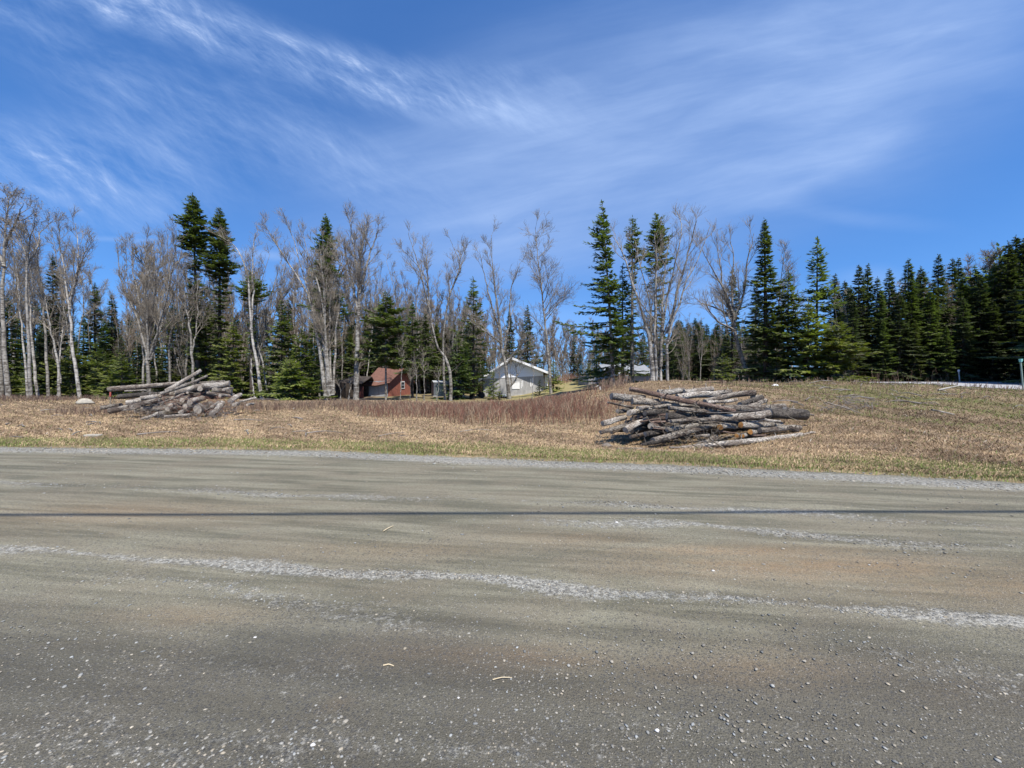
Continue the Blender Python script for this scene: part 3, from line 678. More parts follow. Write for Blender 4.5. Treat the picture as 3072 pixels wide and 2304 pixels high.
def place(pool, i, x, y, ht, label, group, wid=1.0, rz=None):
    e = pool[i]
    if not e[2]: o = e[0]; e[2] = True
    else: o = copy_tree(e[0])
    o.location = (x, y, h(x, y) - .05); s = ht / e[1]; o.scale = (s * wid, s * wid, s); o.rotation_euler = (0, 0, R.uniform(0, 6.28) if rz is None else rz)
    o['label'] = label
    if group: o['group'] = group
    elif 'group' in o: del o['group']
    return o
def hpx(px, topy, Y):
    """x position and tree height for a tree top seen at (px, topy)"""
    p = P(px, topy, Y); return p.x, p.z - h(p.x, Y) + .05
BP = []
for i in range(8):
    rd_ = random.Random(300 + i); ht = 14
    st = [[(0, 0, 0), (rd_.gauss(0, .15), rd_.gauss(0, .15), 4), (rd_.gauss(0, .35), rd_.gauss(0, .35), 9), (rd_.gauss(0, .7), rd_.gauss(0, .7), ht)]]
    for k in range([0, 1, 3, 0, 2, 1, 0, 4][i]):
        a = rd_.uniform(0, 6.28); z0 = rd_.uniform(.3, 4); st.append([(0, 0, z0), (cos(a) * .9, sin(a) * .9, z0 + 3.5), (cos(a) * 1.9, sin(a) * 1.9, ht * rd_.uniform(.75, .97))])
    BP.append([bare_tree(st, [.13, .15, .15, .10, .16, .12, .09, .17][i], limb_len=[2.0, 2.3, 2.0, 1.5, 2.2, 2.0, 1.2, 2.1][i], t0=[.45, .4, .35, .55, .4, .35, .6, .3][i], nl=[15, 13, 8, 16, 9, 12, 15, 7][i], seed=400 + i,
                          dens=1.0, twig_r=.012, bark=['bark', 'bark_white', 'bark', 'bark_white', 'bark', 'bark', 'bark', 'bark'][i], twig=['twig', 'twig', 'twig_red', 'twig', 'twig', 'twig_red', 'twig', 'twig'][i], lower_dead=3), ht, False])

FP = []
for i in range(4):
    rd_ = random.Random(800 + i); ht = 12
    st = [[(0, 0, 0), (rd_.gauss(0, .2), rd_.gauss(0, .2), 4), (rd_.gauss(0, .5), rd_.gauss(0, .5), 8), (rd_.gauss(0, .7), 0, ht)]]
    FP.append([bare_tree(st, .12, limb_len=[1.4, 1.9, 1.1, 1.6][i], t0=[.3, .25, .4, .3][i], nl=[22, 20, 18, 24][i], seed=820 + i, dens=1.15, twig_r=.021, bark='bark', twig=['twig', 'twig', 'twig_red', 'twig'][i], lower_dead=8, up=.16), ht, False])
def S3(pts, Y, dy=0.0, ground=True, seed=0):
    """photo pixels of a stem -> world control points at distance Y; dy leans it away"""
    rd = random.Random(seed); out = []
    for i, (px, py) in enumerate(pts):
        yy_ = Y + dy * i / max(1, len(pts) - 1); p = P(px, py, yy_)
        if i == 0 and ground: p.z = h(p.x, yy_) - .05
        out.append(tuple(p))
    return out
def hero(stems_px, Y, r, label, **kw):
    st = [S3(s, Y, (0, .8, -.9, 1.3, -1.4, .5, -.6)[i % 7], ground=(i == 0)) for i, s in enumerate(stems_px)]
    return bare_tree(st, r, label=label, **kw)
LT = 33
hero([[(27, 1195), (15, 1050), (8, 900), (12, 750), (20, 640), (32, 585)], [(12, 800), (-20, 700), (-40, 610)], [(14, 740), (50, 660), (70, 610)]], LT, .22, 'tall grey tree at the left edge of the photo with dense fine budding top', seed=1, dens=1.15, buds=True, limb_len=2.0, t0=.5, lower_dead=4)
hero([[(5, 1196), (0, 1050), (-4, 940), (-10, 800), (-30, 690)]], LT + .5, .22, 'grey trunk half cut off by the left edge of the photo', seed=2, t0=.6, limb_len=1.8, dens=.7)
hero([[(93, 1198), (86, 1050), (80, 900), (82, 785), (60, 715), (48, 690)], [(82, 790), (110, 745), (122, 700), (165, 655)], [(84, 800), (90, 720), (110, 640)]], LT - .5, .15, 'tall forked tree with curling budded crown, second from the left edge', seed=3, dens=1.1, buds=True, bark='bark_white', limb_len=2.0, t0=.55, lower_dead=5)
hero([[(84, 1197), (72, 1050), (62, 960), (56, 860), (50, 770)]], LT, .10, 'thin pale birch stem left of the forked tree', seed=4, t0=.5, limb_len=1.3, bark='bark_white', dens=.7)
hero([[(116, 1198), (101, 1080), (92, 960), (86, 860), (70, 780)]], LT + .6, .14, 'pale trunk curving left just right of the forked tree', seed=5, t0=.5, limb_len=1.6, bark='bark_white', dens=.8)
hero([[(146, 1198), (140, 1080), (133, 960), (130, 880), (112, 790), (120, 730)]], LT + 1, .14, 'straight grey pole tree standing before the dark spruces at left', seed=6, t0=.5, limb_len=1.7, dens=.8)
hero([[(178, 1196), (174, 1100), (158, 1010), (145, 950), (128, 860)], [(182, 1150), (180, 1060), (190, 960), (196, 860)]], LT, .13, 'pale tree splitting low into two stems, left of the leaning birch', seed=7, t0=.45, limb_len=1.7, bark='bark_white', dens=.8)
hero([[(240, 1202), (230, 1130), (218, 1040), (210, 960), (204, 900), (192, 820), (180, 740), (178, 680)], [(207, 940), (222, 870), (236, 770), (228, 670)], [(212, 900), (240, 800), (262, 720)]], 31.5, .155, 'white barked tree leaning left above the pale boulder, broad fine crown', seed=8, dens=1.2, bark='bark_white', limb_len=2.2, t0=.5, lower_dead=5)
hero([[(448, 1192), (443, 1100), (436, 1040), (400, 920), (368, 860), (350, 740)], [(443, 1080), (430, 960), (400, 820), (395, 720)], [(446, 1080), (440, 900), (440, 700)], [(448, 1080), (460, 920), (490, 700)], [(450, 1070), (485, 950), (520, 800), (530, 690)], [(452, 1080), (500, 930), (560, 800)]], 34, .19,
     'broad multi stemmed bare tree fanning out behind the left log pile', seed=9, dens=1.25, limb_len=1.9, t0=.3, nl=13, up=.16, ang=(.3, .7))
hero([[(428, 1192), (430, 1080), (420, 980), (405, 900)]], 34.5, .12, 'short pale stem touching the left side of the fan shaped tree', seed=10, t0=.5, limb_len=1.2, bark='bark_white', dens=.6)
hero([[(580, 1192), (578, 1090), (570, 1000), (560, 930), (548, 850), (520, 720)], [(576, 1060), (592, 960), (590, 850)]], 34, .14, 'crooked bare tree behind the right half of the left log pile', seed=11, t0=.45, dens=.9, lower_dead=4)
hero([[(512, 1192), (508, 1060), (520, 930), (505, 820), (500, 700)]], 35, .12, 'slim bare tree between the fan shaped tree and the two tall firs', seed=12, t0=.4, dens=.9)
hero([[(787, 1196), (772, 1100), (757, 1010), (748, 900), (736, 800), (700, 735), (655, 705)], [(752, 990), (760, 870), (757, 770), (765, 700)]], 32, .16, 'white trunk leaning left right of the left log pile', seed=13, dens=.85, bark='bark_white', limb_len=1.7, t0=.5, lower_dead=6)
hero([[(765, 1190), (756, 1130), (752, 1075)]], 32, .06, 'broken white snag left of the white leaning trunk', seed=14, t0=.6, limb_len=.5, bark='bark_white', dens=.3, name='dead_snag', cat='dead tree', rtip=.05)
hero([[(805, 1190), (793, 1120), (780, 1045)]], 32.5, .08, 'broken white snag right of the white leaning trunk', seed=15, t0=.6, limb_len=.6, bark='bark_white', dens=.3, name='dead_snag', cat='dead tree', rtip=.05)
hero([[(978, 1194), (966, 1100), (950, 1000), (930, 900), (885, 820), (820, 720), (800, 680)], [(985, 1190), (972, 1050), (945, 940), (915, 840), (880, 720), (862, 660)], [(990, 1188), (980, 1040), (965, 900), (930, 780), (905, 690)],
      [(1000, 1185), (1005, 1030), (1015, 920), (1022, 830), (1005, 720)], [(985, 1180), (975, 1000), (972, 860), (955, 720)], [(996, 1185), (990, 1000), (1000, 850), (1040, 760)]], 32, .21,
     'big clump of bare stems spreading wide left of the shed', seed=16, dens=1.3, bark='bark_white', limb_len=2.0, t0=.45, nl=12, lower_dead=3)
hero([[(1068, 1204), (1070, 1100), (1073, 1000), (1077, 900), (1072, 820), (1060, 730), (1052, 665)], [(1076, 880), (1105, 780), (1135, 690)], [(1074, 840), (1085, 750), (1095, 665)], [(1075, 930), (1050, 820), (1030, 730)]], 30.5, .27,
     'thick mottled trunk standing in front of the dark shed, full rounded crown', seed=17, dens=1.4, limb_len=2.4, t0=.45, nl=15, lower_dead=4)
hero([[(1352, 1192), (1352, 1125), (1340, 1080), (1325, 1058), (1308, 1030), (1293, 960), (1286, 900), (1280, 840), (1240, 785), (1200, 740)], [(1286, 890), (1281, 810), (1275, 740)], [(1288, 930), (1262, 820), (1225, 700)]], 33, .17,
     'crooked bare tree rising in front of the dark trailer', seed=18, dens=1.1, limb_len=1.9, t0=.55, nl=10, lower_dead=6, twig_r=.010)
hero([[(1335, 1194), (1332, 1100), (1330, 1010), (1345, 900), (1368, 835), (1385, 790), (1400, 735)], [(1350, 880), (1380, 800), (1350, 720)]], 34.5, .13, 'slender bare tree between the trailer and the grey house', seed=19, dens=1.1, limb_len=1.8, t0=.5, nl=11, lower_dead=5, twig_r=.010)
hero([[(1528, 1194), (1518, 1110), (1507, 1045), (1495, 950), (1486, 870), (1476, 790), (1474, 705)], [(1510, 1060), (1528, 960), (1533, 870), (1560, 790)], [(1500, 1000), (1465, 880), (1440, 760)], [(1524, 1165), (1549, 1135), (1547, 1095), (1530, 1078)],
      [(1515, 1100), (1560, 1040), (1620, 1000)], [(1505, 1030), (1450, 990), (1400, 960)]], 34, .20, 'dark bare tree branching low directly in front of the white gable', seed=20, dens=1.15, limb_len=2.1, t0=.3, nl=12, lower_dead=8, bark='bark', twig_r=.010)
hero([[(1653, 1192), (1646, 1080), (1636, 980), (1625, 880), (1614, 780), (1604, 682)]], 32, .14, 'lone straight bare tree at the right corner of the grey house', seed=21, dens=1.1, limb_len=3.2, t0=.35, nl=26, up=.06, ang=(.6, 1.0), twig_r=.009)
hero([[(1957, 1165), (1955, 1080), (1945, 1005), (1930, 950), (1900, 860), (1868, 765), (1838, 705)], [(1964, 1160), (1960, 1070), (1952, 980), (1945, 900), (1922, 800), (1905, 720)], [(1970, 1165), (1964, 1000), (1966, 900), (1970, 780), (1962, 700)],
      [(1984, 1165), (1980, 1060), (1992, 960), (2003, 880), (2025, 790), (2045, 690), (2030, 630)], [(2003, 1165), (2001, 1060), (2012, 980), (2042, 900), (2062, 840), (2100, 770), (2130, 680)], [(1982, 1100), (1988, 950), (1990, 850), (2010, 700)], [(2003, 1000), (2040, 850), (2070, 740), (2090, 660)]], 24, .19,
     'large clump of pale bare stems behind the right log pile', seed=22, dens=1.15, bark='bark_white', limb_len=1.7, t0=.4, nl=13, lower_dead=8, twig_r=.008, up=.12)
hero([[(2250, 1145), (2222, 1060), (2206, 1000), (2196, 930), (2172, 870), (2132, 800), (2105, 745)], [(2205, 980), (2197, 890), (2200, 790), (2190, 715)], [(2202, 960), (2230, 880), (2242, 780), (2262, 700)], [(2198, 950), (2150, 925), (2090, 905)], [(2203, 990), (2150, 960), (2110, 900)], [(2210, 1010), (2170, 860), (2150, 720)]], 27, .19,
     'spreading bare tree with dark trunk left of the tall spruce on the rise', seed=23, dens=1.15, bark='bark', limb_len=2.0, t0=.35, nl=13, lower_dead=8, twig_r=.009)
# saplings around the shed and lawn
for px, top, Y_, r_, lb in [(1045, 1140, 30.5, .07, 'thin grey post like stem before the open dark shed'), (1022, 1150, 30.5, .05, 'leaning thin stem at the left end of the dark shed'), (1200, 1020, 31, .035, 'thin sapling crossing the red gable wall left of its window'), (1230, 1120, 31, .03, 'thin sapling at the right edge of the red gable wall'),
                             (1250, 1080, 30, .06, 'dark stub trunk on the lawn right of the red shed'), (1272, 1060, 32, .05, 'thin dark stem on the lawn nearer the trailer'), (1310, 1110, 31, .03, 'sapling in front of the trailer door'), (1500, 1090, 30, .02, 'wispy sapling before the left of the grey house wall'),
                             (1595, 1040, 26, .02, 'wispy sapling before the middle of the grey house wall')]:
    bx, by = P(px, 1150, Y_).x, Y_; rd_ = random.Random(px)
    tp_ = P(px + rd_.uniform(-8, 8), top, Y_)
    bare_tree([[(bx, by, h(bx, by) - .05), ((bx + tp_.x) / 2 + .05, by, (h(bx, by) + tp_.z) / 2), tuple(tp_)]], r_, limb_len=.7, t0=.5, nl=40, seed=px, dens=.5, label=lb, name='sapling', cat='sapling', rtip=.012, twig_r=.007)

# hero conifers ------------------------------------------------
def con(px, topy, Y, wpx, prof, label, seed, **kw):
    x, ht = hpx(px, topy, Y); lx = kw.pop('leanpx', 0) / F * Y
    o = conifer(ht, wpx / F * Y / 2, prof, seed=seed, label=label, lean=(lx, 0), **kw); o.location = (x - lx, Y, h(x - lx, Y) - .05); return o
con(577, 583, 36, 82, tuft(.72, .42, .62), 'tallest fir at left with dense dark top, left one of a pair', 501, gap=lambda t: 1.2 if t > .72 else (.35 if t > .55 else .55), dens=1.3, base=.1, whorl=.27, per=7, leanpx=-15)
con(657, 625, 36.5, 84, tuft(.66, .42, .62), 'tall narrow fir with dense top, right one of a pair', 502, gap=lambda t: 1.2 if t > .62 else .55, dens=1.3, base=.1, whorl=.27, per=7)
con(977, 645, 37, 120, lambda t: min(1, (1 - t) ** .7 * 1.35) * (.9 if t > .45 else .6), 'conical dark fir rising behind the big clump of bare stems', 503, dens=1.1, base=.1, whorl=.28, per=7, gap=lambda t: 1.0 if t > .4 else .6)
con(158, 775, 38, 95, cone, 'dark spruce behind the pale trunks near the left edge', 504, mat='spruce', name='spruce_tree', whorl=.3)
con(283, 850, 40, 110, spire, 'dark spruce right of the white leaning birch crown', 505, mat='spruce', name='spruce_tree')
con(335, 885, 41, 100, spire, 'pointed dark spruce in the sky gap left of the fan shaped tree', 506, mat='spruce', name='spruce_tree')
con(752, 812, 35, 100, lambda t: .9 * min(1, (1 - t) * 5) if t > .75 else .15, 'fir with flat dark tufted crown above the white leaning trunk', 507, dens=1.2, base=.3, gap=lambda t: 1 if t > .78 else .4, whorl=.3)
con(1157, 878, 32, 150, lambda t: min(1, (1 - t) ** .6 * 1.25) * (1 if t > .35 else .55), 'broad green fir above the red shed roof', 508, dens=1.15, base=.34, bark='bark', whorl=.3, gap=lambda t: .95, leaf=.24, trunk_r=.10)
con(1237, 905, 36, 120, cone, 'mid height fir between the red shed and the trailer', 509, base=.30, gap=lambda t: .8, mat='fir')
con(1420, 830, 37, 120, lambda t: min(1, (1 - t) ** .8 * 1.3), 'ragged fir left of the house with a pale narrow top', 510, base=.1, gap=lambda t: .62, dens=.8, whorl=.38)
con(1375, 1000, 36, 110, cone, 'dark bushy fir directly behind the trailer', 511, base=.08, mat='fir')
con(1528, 930, 46, 62, narrow, 'narrow dark spruce behind the house ridge', 512, mat='spruce', name='spruce_tree', base=.05)
con(1582, 918, 48, 100, spire, 'full dark spruce behind the right half of the house roof', 513, mat='spruce', name='spruce_tree', base=.05)
con(1722, 1005, 60, 45, spire, 'small distant spruce alone among far bare trees', 514, mat='spruce', name='spruce_tree')
con(1806, 615, 25, 175, lambda t: (.16 + 1.0 * (1 - t) ** 1.3) * (1 if t < .9 else max(.12, (1 - t) * 6)), 'tall ragged fir left of the pale stem clump, foliage mostly on its left side', 515, dens=1.15, base=.10, bias=(-1, 0, .55), bark='bark', whorl=.26, gap=lambda t: .72, leanpx=-34, leaf=.17, trunk_r=.13)
con(1868, 795, 28, 165, cone, 'dark fir standing behind the ragged tall fir', 516, base=.05, gap=lambda t: .85, leaf=.18)
con(1897, 655, 27, 64, tuft(.76, .35, .6), 'thin fir with pale trunk and small tufted top, left of two', 517, base=.2, dens=1.1, gap=lambda t: 1.1 if t > .74 else .35, whorl=.26, bark='bark', leaf=.16)
con(1968, 640, 27.5, 78, tuft(.72, .75, .6), 'fir with dense pointed top rising from the pale stem clump', 518, base=.12, dens=1.2, gap=lambda t: 1.2 if t > .72 else .42, whorl=.25, leaf=.17, droop=.1)
con(2197, 805, 30, 85, spire, 'dark spruce behind the spreading bare tree', 519, mat='spruce', name='spruce_tree', gap=lambda t: .75)
con(2268, 840, 31, 80, spire, 'dark spruce just left of the tall spruce on the rise', 520, mat='spruce', name='spruce_tree', gap=lambda t: .85)
con(2293, 660, 26, 150, lambda t: (1 - t) ** 1.15 * 1.0 + .05, 'tall dark spruce on the rise with a bent spire', 521, mat='fir', base=.10, gap=lambda t: .85, dens=1.2, whorl=.25, per=7, leaf=.18, leanpx=-8, trunk_r=.2)
con(2365, 815, 25.5, 170, cone, 'full green fir right of the tall spruce', 522, base=.03, dens=1.1, whorl=.27, leaf=.18)
con(2452, 715, 26.5, 150, lambda t: (1 - t) ** 1.05 * 1.1 + .04, 'layered spruce with long stepped boughs on the rise', 523, base=.06, gap=lambda t: .78, dens=1.2, whorl=.33, per=6, leaf=.18, droop=.15)
con(2425, 900, 24.5, 170, cone, 'young bright green fir under the layered spruce', 524, mat='fir_young', base=.02, dens=1.1, leaf=.19, whorl=.26)
con(2510, 960, 24, 190, lambda t: (1 - t) ** .6, 'wide yellow green fir with skirts on the ground at the end of the rise', 525, mat='fir_young', base=.01, dens=1.1, leaf=.2, whorl=.25, droop=.2)
con(2168, 1058, 24, 82, cone, 'knee high green fir sapling behind the right log pile', 526, mat='fir_young', base=.03, leaf=.14, whorl=.2, dead=0)['label'] = 'small bright green fir sapling behind the right log pile'
con(2330, 1080, 25, 90, cone, 'low fir bush at the foot of the full green fir', 527, mat='fir_young', base=.03, leaf=.15, whorl=.2, dead=0)
con(870, 1075, 31, 160, lambda t: (1 - t) ** .5, 'low wide yellow green fir bush left of the bare clump', 528, mat='fir_young', base=.01, leaf=.2, whorl=.22, dead=0)
con(845, 905, 34, 150, cone, 'green fir left of the big bare clump', 529, mat='fir', base=.06)
con(905, 985, 33, 150, cone, 'yellow green fir against the big bare clump', 530, mat='fir_young', base=.03, leaf=.2)
con(700, 955, 35, 130, cone, 'olive fir between the pair of tall firs and the white trunk', 531, mat='fir_young', base=.05)
con(615, 880, 37, 120, cone, 'green fir below the tallest fir', 532, mat='fir', base=.05)
con(365, 1060, 33.5, 130, cone, 'low olive fir left of the fan shaped tree', 533, mat='fir_young', base=.03, leaf=.2)
con(1480, 1115, 33, 60, cone, 'small fir sapling before the left of the grey house', 534, mat='fir_young', base=.12, leaf=.15, whorl=.24, dead=2, gap=lambda t: .8)
con(1660, 1085, 34, 75, cone, 'small fir at the right corner of the grey house', 535, mat='fir_young', base=.05, leaf=.15, whorl=.24, dead=0)
con(1618, 1140, 33, 45, cone, 'little spruce against the right end of the grey wall', 536, mat='spruce', base=.03, leaf=.13, whorl=.2, dead=0, name='spruce_tree')

# right hand dark stand
rs = [(2577, 795, 38, 1), (2603, 795, 40, 2), (2632, 832, 37, 6), (2668, 808, 38, 1), (2725, 780, 37, 2), (2763, 800, 38, 4), (2815, 765, 38, 1), (2857, 778, 40, 2), (2875, 776, 41, 1), (2942, 820, 36, 4), (3025, 725, 36, 4), (3072, 715, 37, 1), (2985, 790, 37, 0), (3110, 700, 35, 4),
      (2560, 900, 36, 6), (2700, 880, 36, 4), (2790, 870, 36, 7), (2890, 890, 35, 4), (2980, 900, 35, 4), (3045, 860, 34.5, 4), (3120, 830, 34, 1), (2650, 960, 36, 7), (2840, 980, 35, 7), (2745, 960, 35.5, 0)]
for i, (px, ty, Y_, k) in enumerate(rs):
    x, ht = hpx(px, ty, Y_ + 2); nm = ['leftmost', 'second', 'third', 'fourth', 'fifth', 'sixth', 'seventh', 'eighth', 'ninth', 'tenth', 'eleventh', 'twelfth'][i] if i < 12 else None
    lab = (nm + ' pointed top along the dark spruce stand beyond the paved road') if nm else 'unseen dark spruce added at the right to shade the stand'
    place(CP, k, x, Y_ + 2, ht, lab, 'spruces beyond the paved road', 1.15 if ht < 12 else 1.0)
for i in range(42):
    px = R.uniform(2500, 3350); Y_ = R.uniform(41, 62); ty = R.uniform(820, 930)
    x, ht = hpx(px, ty, Y_); place(CP, R.choice([1, 4, 4, 7, 2, 4]), x, Y_, ht, 'unseen dark spruce added at the right to shade the stand', 'spruces beyond the paved road', 1.25)
for i in range(20):   # unseen spruces added right of the frame to shade the stand
    Y_ = R.uniform(27, 42); x = 1.36 * Y_ + R.uniform(1.5, 8); place(CP, R.choice([1, 4, 7]), x, Y_, R.uniform(13, 16), 'unseen dark spruce added at the right to shade the stand', 'spruces beyond the paved road', 1.2)
for px, ty, Y_, k in [(2830, 800, 44, 2), (2990, 770, 46, 5), (2960, 760, 46, 1), (2540, 860, 40, 4), (2380, 760, 36, 1), (2330, 740, 36, 0), (3040, 775, 48, 2), (2900, 790, 45, 1)]:
    x, ht = hpx(px, ty, Y_); place(BP, k, x, Y_, ht, {2830: 'grey brown bare tree in front of the dark spruce stand', 2380: 'pale bare tree behind the full green fir', 2330: 'fine bare crown right of the tall spruce tip'}.get(px, 'hazy bare crown above the dark spruce stand'), 'bare trees at the dark stand')
for i in range(34):
    px = 1640 + 400 * (i + R.random()) / 34; Y_ = R.uniform(52, 68); ty = R.uniform(960, 1060)
    x, ht = hpx(px, ty, Y_); place(FP, R.randrange(4), x, Y_, ht, 'slim leafless tree in the far wood seen through the gap', 'bare trees of the far wood', 1.2)
for i, (px, ty, Y_, k) in enumerate([(1740, 1060, 40, 4), (1790, 1010, 42, 7), (1835, 990, 39, 4), (1890, 960, 41, 1), (1930, 1000, 40, 7), (1985, 980, 42, 4), (2040, 990, 40, 7), (1765, 1090, 36, 5)]):
    x, ht = hpx(px, ty, Y_); place(CP, k, x, Y_, ht, 'dark conifer crowding behind the pale cabin', 'conifers behind the pale cabin', 1.3)
# dark mid distance wood behind the rise
for i in range(56):
    px = 2010 + 340 * (i + R.random()) / 56; Y_ = R.uniform(40, 62); ty = R.uniform(955, 1040)
    x, ht = hpx(px, ty, Y_); place(CP, R.choice([1, 2, 4, 4]), x, Y_, ht, 'dark spruce in the low wood behind the right log pile', 'spruces of the low wood behind the rise', 1.7)
for i in range(22):
    px = R.uniform(2030, 2480); Y_ = R.uniform(34, 44); ty = R.uniform(930, 1020)
    x, ht = hpx(px, ty, Y_); place(BP, R.randrange(8), x, Y_, ht, 'leafless tree in the low wood behind the right log pile', 'bare trees of the low wood behind the rise')
# left forest: back rows
def ceil_y(px, pts): return float(np.interp(px, [p[0] for p in pts], [p[1] for p in pts]))
con_top = [(-150, 900), (120, 870), (220, 900), (420, 940), (560, 880), (680, 860), (800, 900), (1000, 880), (1250, 930), (1440, 960)]
bare_top = [(-150, 620), (60, 700), (250, 690), (300, 860), (345, 800), (430, 690), (520, 670), (640, 760), (760, 740), (830, 760), (900, 730), (1000, 700), (1130, 760), (1200, 790), (1300, 790), (1440, 850)]
for i in range(78):
    px = -140 + 1560 * (i + R.random()) / 78; Y_ = R.uniform(37, 56); ty = ceil_y(px, con_top) + R.uniform(0, 130); k = R.choice([0, 1, 2, 3, 4, 6, 7, 7])
    if 960 < px < 1440: Y_ = R.uniform(46, 58)
    x, ht = hpx(px, ty, Y_)
    place(CP, k, x, Y_, ht, 'conifer in the thick of the left wood behind the front trees', 'conifers inside the left wood', 1.15)
for i in range(26):
    px = -140 + 1140 * (i + R.random()) / 26; Y_ = R.uniform(34, 40); ty = R.uniform(1020, 1120)
    x, ht = hpx(px, ty, Y_); place(CP, R.choice([5, 8]), x, Y_, ht, 'low green fir in the undergrowth of the left wood', 'low firs under the left wood', 1.0)
for i in range(84):
    px = -140 + 1560 * (i + R.random()) / 84; Y_ = R.uniform(35, 52); ty = ceil_y(px, bare_top) + R.uniform(0, 120)
    if 960 < px < 1440: Y_ = R.uniform(44, 56)
    x, ht = hpx(px, ty, Y_); place(BP, R.randrange(8), x, Y_, ht, 'grey leafless tree among many in the left wood', 'bare trees inside the left wood', .95)
for i in range(44):
    px = 280 + 1170 * (i + R.random()) / 44; Y_ = R.uniform(46, 62); ty = ceil_y(px, bare_top) + R.uniform(60, 200)
    x, ht = hpx(px, ty, Y_); place(FP, R.randrange(4), x, Y_, ht, 'grey leafless tree among many in the left wood', 'bare trees inside the left wood', 1.2)
for px, ty, Y_, k in [(2560, 880, 45, 0), (2690, 850, 42, 1), (2790, 830, 43, 2), (2850, 850, 41, 3), (2905, 800, 44, 2), (2950, 780, 42, 2), (2975, 760, 44, 0), (3010, 770, 43, 2), (3050, 740, 45, 1), (3090, 720, 42, 2)]:
    x, ht = hpx(px, ty, Y_); place(FP, k, x, Y_, ht, 'hazy bare crown above the dark spruce stand', 'bare trees at the dark stand', 1.3)
for px, ty, Y_, k in [(3000, 745, 39, 8), (3048, 705, 39, 4), (3095, 690, 38, 7), (2925, 800, 40, 7), (2890, 830, 37, 0), (2800, 850, 37, 2), (2735, 840, 36.5, 3), (2640, 870, 37, 0), (2590, 850, 41, 7), (3030, 790, 36, 0)]:
    x, ht = hpx(px, ty, Y_ + 2); place(CP, k, x, Y_ + 2, ht, 'unseen dark spruce added at the right to shade the stand', 'spruces beyond the paved road', 1.2)
# far wood seen through the gap
for i in range(100):
    px = 1330 + 860 * (i + R.random()) / 100; Y_ = R.uniform(66, 100); ty = (935 if px < 1720 else 975) + R.uniform(0, 80) + (60 if 1740 < px < 1790 else 0)
    x, ht = hpx(px, ty, Y_); place(FP, R.randrange(4), x, Y_, ht, 'slim leafless tree in the far wood seen through the gap', 'bare trees of the far wood', 1.0)
for i in range(0):
    px = -300 + 3900 * (i + R.random()) / 26; Y_ = R.uniform(105, 135); ty = R.uniform(1010, 1060)
    x, ht = hpx(px, ty, Y_); place(CP, R.choice([1, 4, 7]), x, Y_, ht, 'distant spruce closing the view behind the far wood', 'distant spruces', 1.6)

for i in range(50):
    px = 1010 + 460 * (i + R.random()) / 50; Y_ = R.uniform(46, 60); ty = R.uniform(880, 990)
    x, ht = hpx(px, ty, Y_); place(FP, R.randrange(4), x, Y_, ht, 'grey leafless tree behind the shed and the trailer', 'bare trees behind the shed and trailer')
for i in range(30):
    px = 1040 + 420 * (i + R.random()) / 30; Y_ = R.uniform(43, 58); ty = R.uniform(940, 1040)
    x, ht = hpx(px, ty, Y_); place(CP, R.choice([0, 4, 7, 1]), x, Y_, ht, 'conifer behind the shed and the trailer', 'conifers behind the shed and trailer', 1.3)
rg_ = np.random.default_rng(77); NT = 900; fx = rg_.uniform(-330, 330, NT); fy = rg_.uniform(118, 190, NT); fh = rg_.uniform(6.5, 11.5, NT) + .01 * np.abs(fx); K = 260
tt_ = rg_.uniform(0, 1, (NT, K)) ** 1.3; az_ = rg_.uniform(0, 6.283, (NT, K)); bare_ = (rg_.uniform(0, 1, NT) < .35)
rr_ = (1.9 * (1 - tt_) ** .9 + .1) * rg_.uniform(.2, 1.1, (NT, K)) * np.where(bare_, 1.2, 1.3)[:, None]
cx0 = fx[:, None] + rr_ * np.cos(az_); cy0 = fy[:, None] + rr_ * np.sin(az_); cz0 = (H(fx, fy) + .2)[:, None] + fh[:, None] * tt_
L0 = rg_.uniform(.3, .8, (NT, K)); dx0 = np.cos(az_) * L0; dy0 = np.sin(az_) * L0; up0 = np.where(bare_[:, None], L0 * 1.6, -.15); w0 = np.where(bare_[:, None], .05, .22)
A0 = np.stack([cx0, cy0, cz0], -1); B0 = A0 + np.stack([dx0, dy0, up0], -1); S0 = np.stack([-np.sin(az_) * w0, np.cos(az_) * w0, np.zeros_like(az_) + .03], -1)
vv0 = np.stack([A0 - S0, A0 + S0, B0], 2).reshape(-1, 3); cb = np.where(bare_[:, None], [[.20, .175, .155]], [[.035, .05, .022]]) * rg_.uniform(.7, 1.3, (NT, 1))
tag(mesh_np('far_wood', vv0, tris=np.arange(len(vv0)).reshape(-1, 3), mat=M['vcol'], col=np.repeat(cb, K * 3, 0)), 'distant mixed wood closing the horizon', 'wood', kind='stuff')
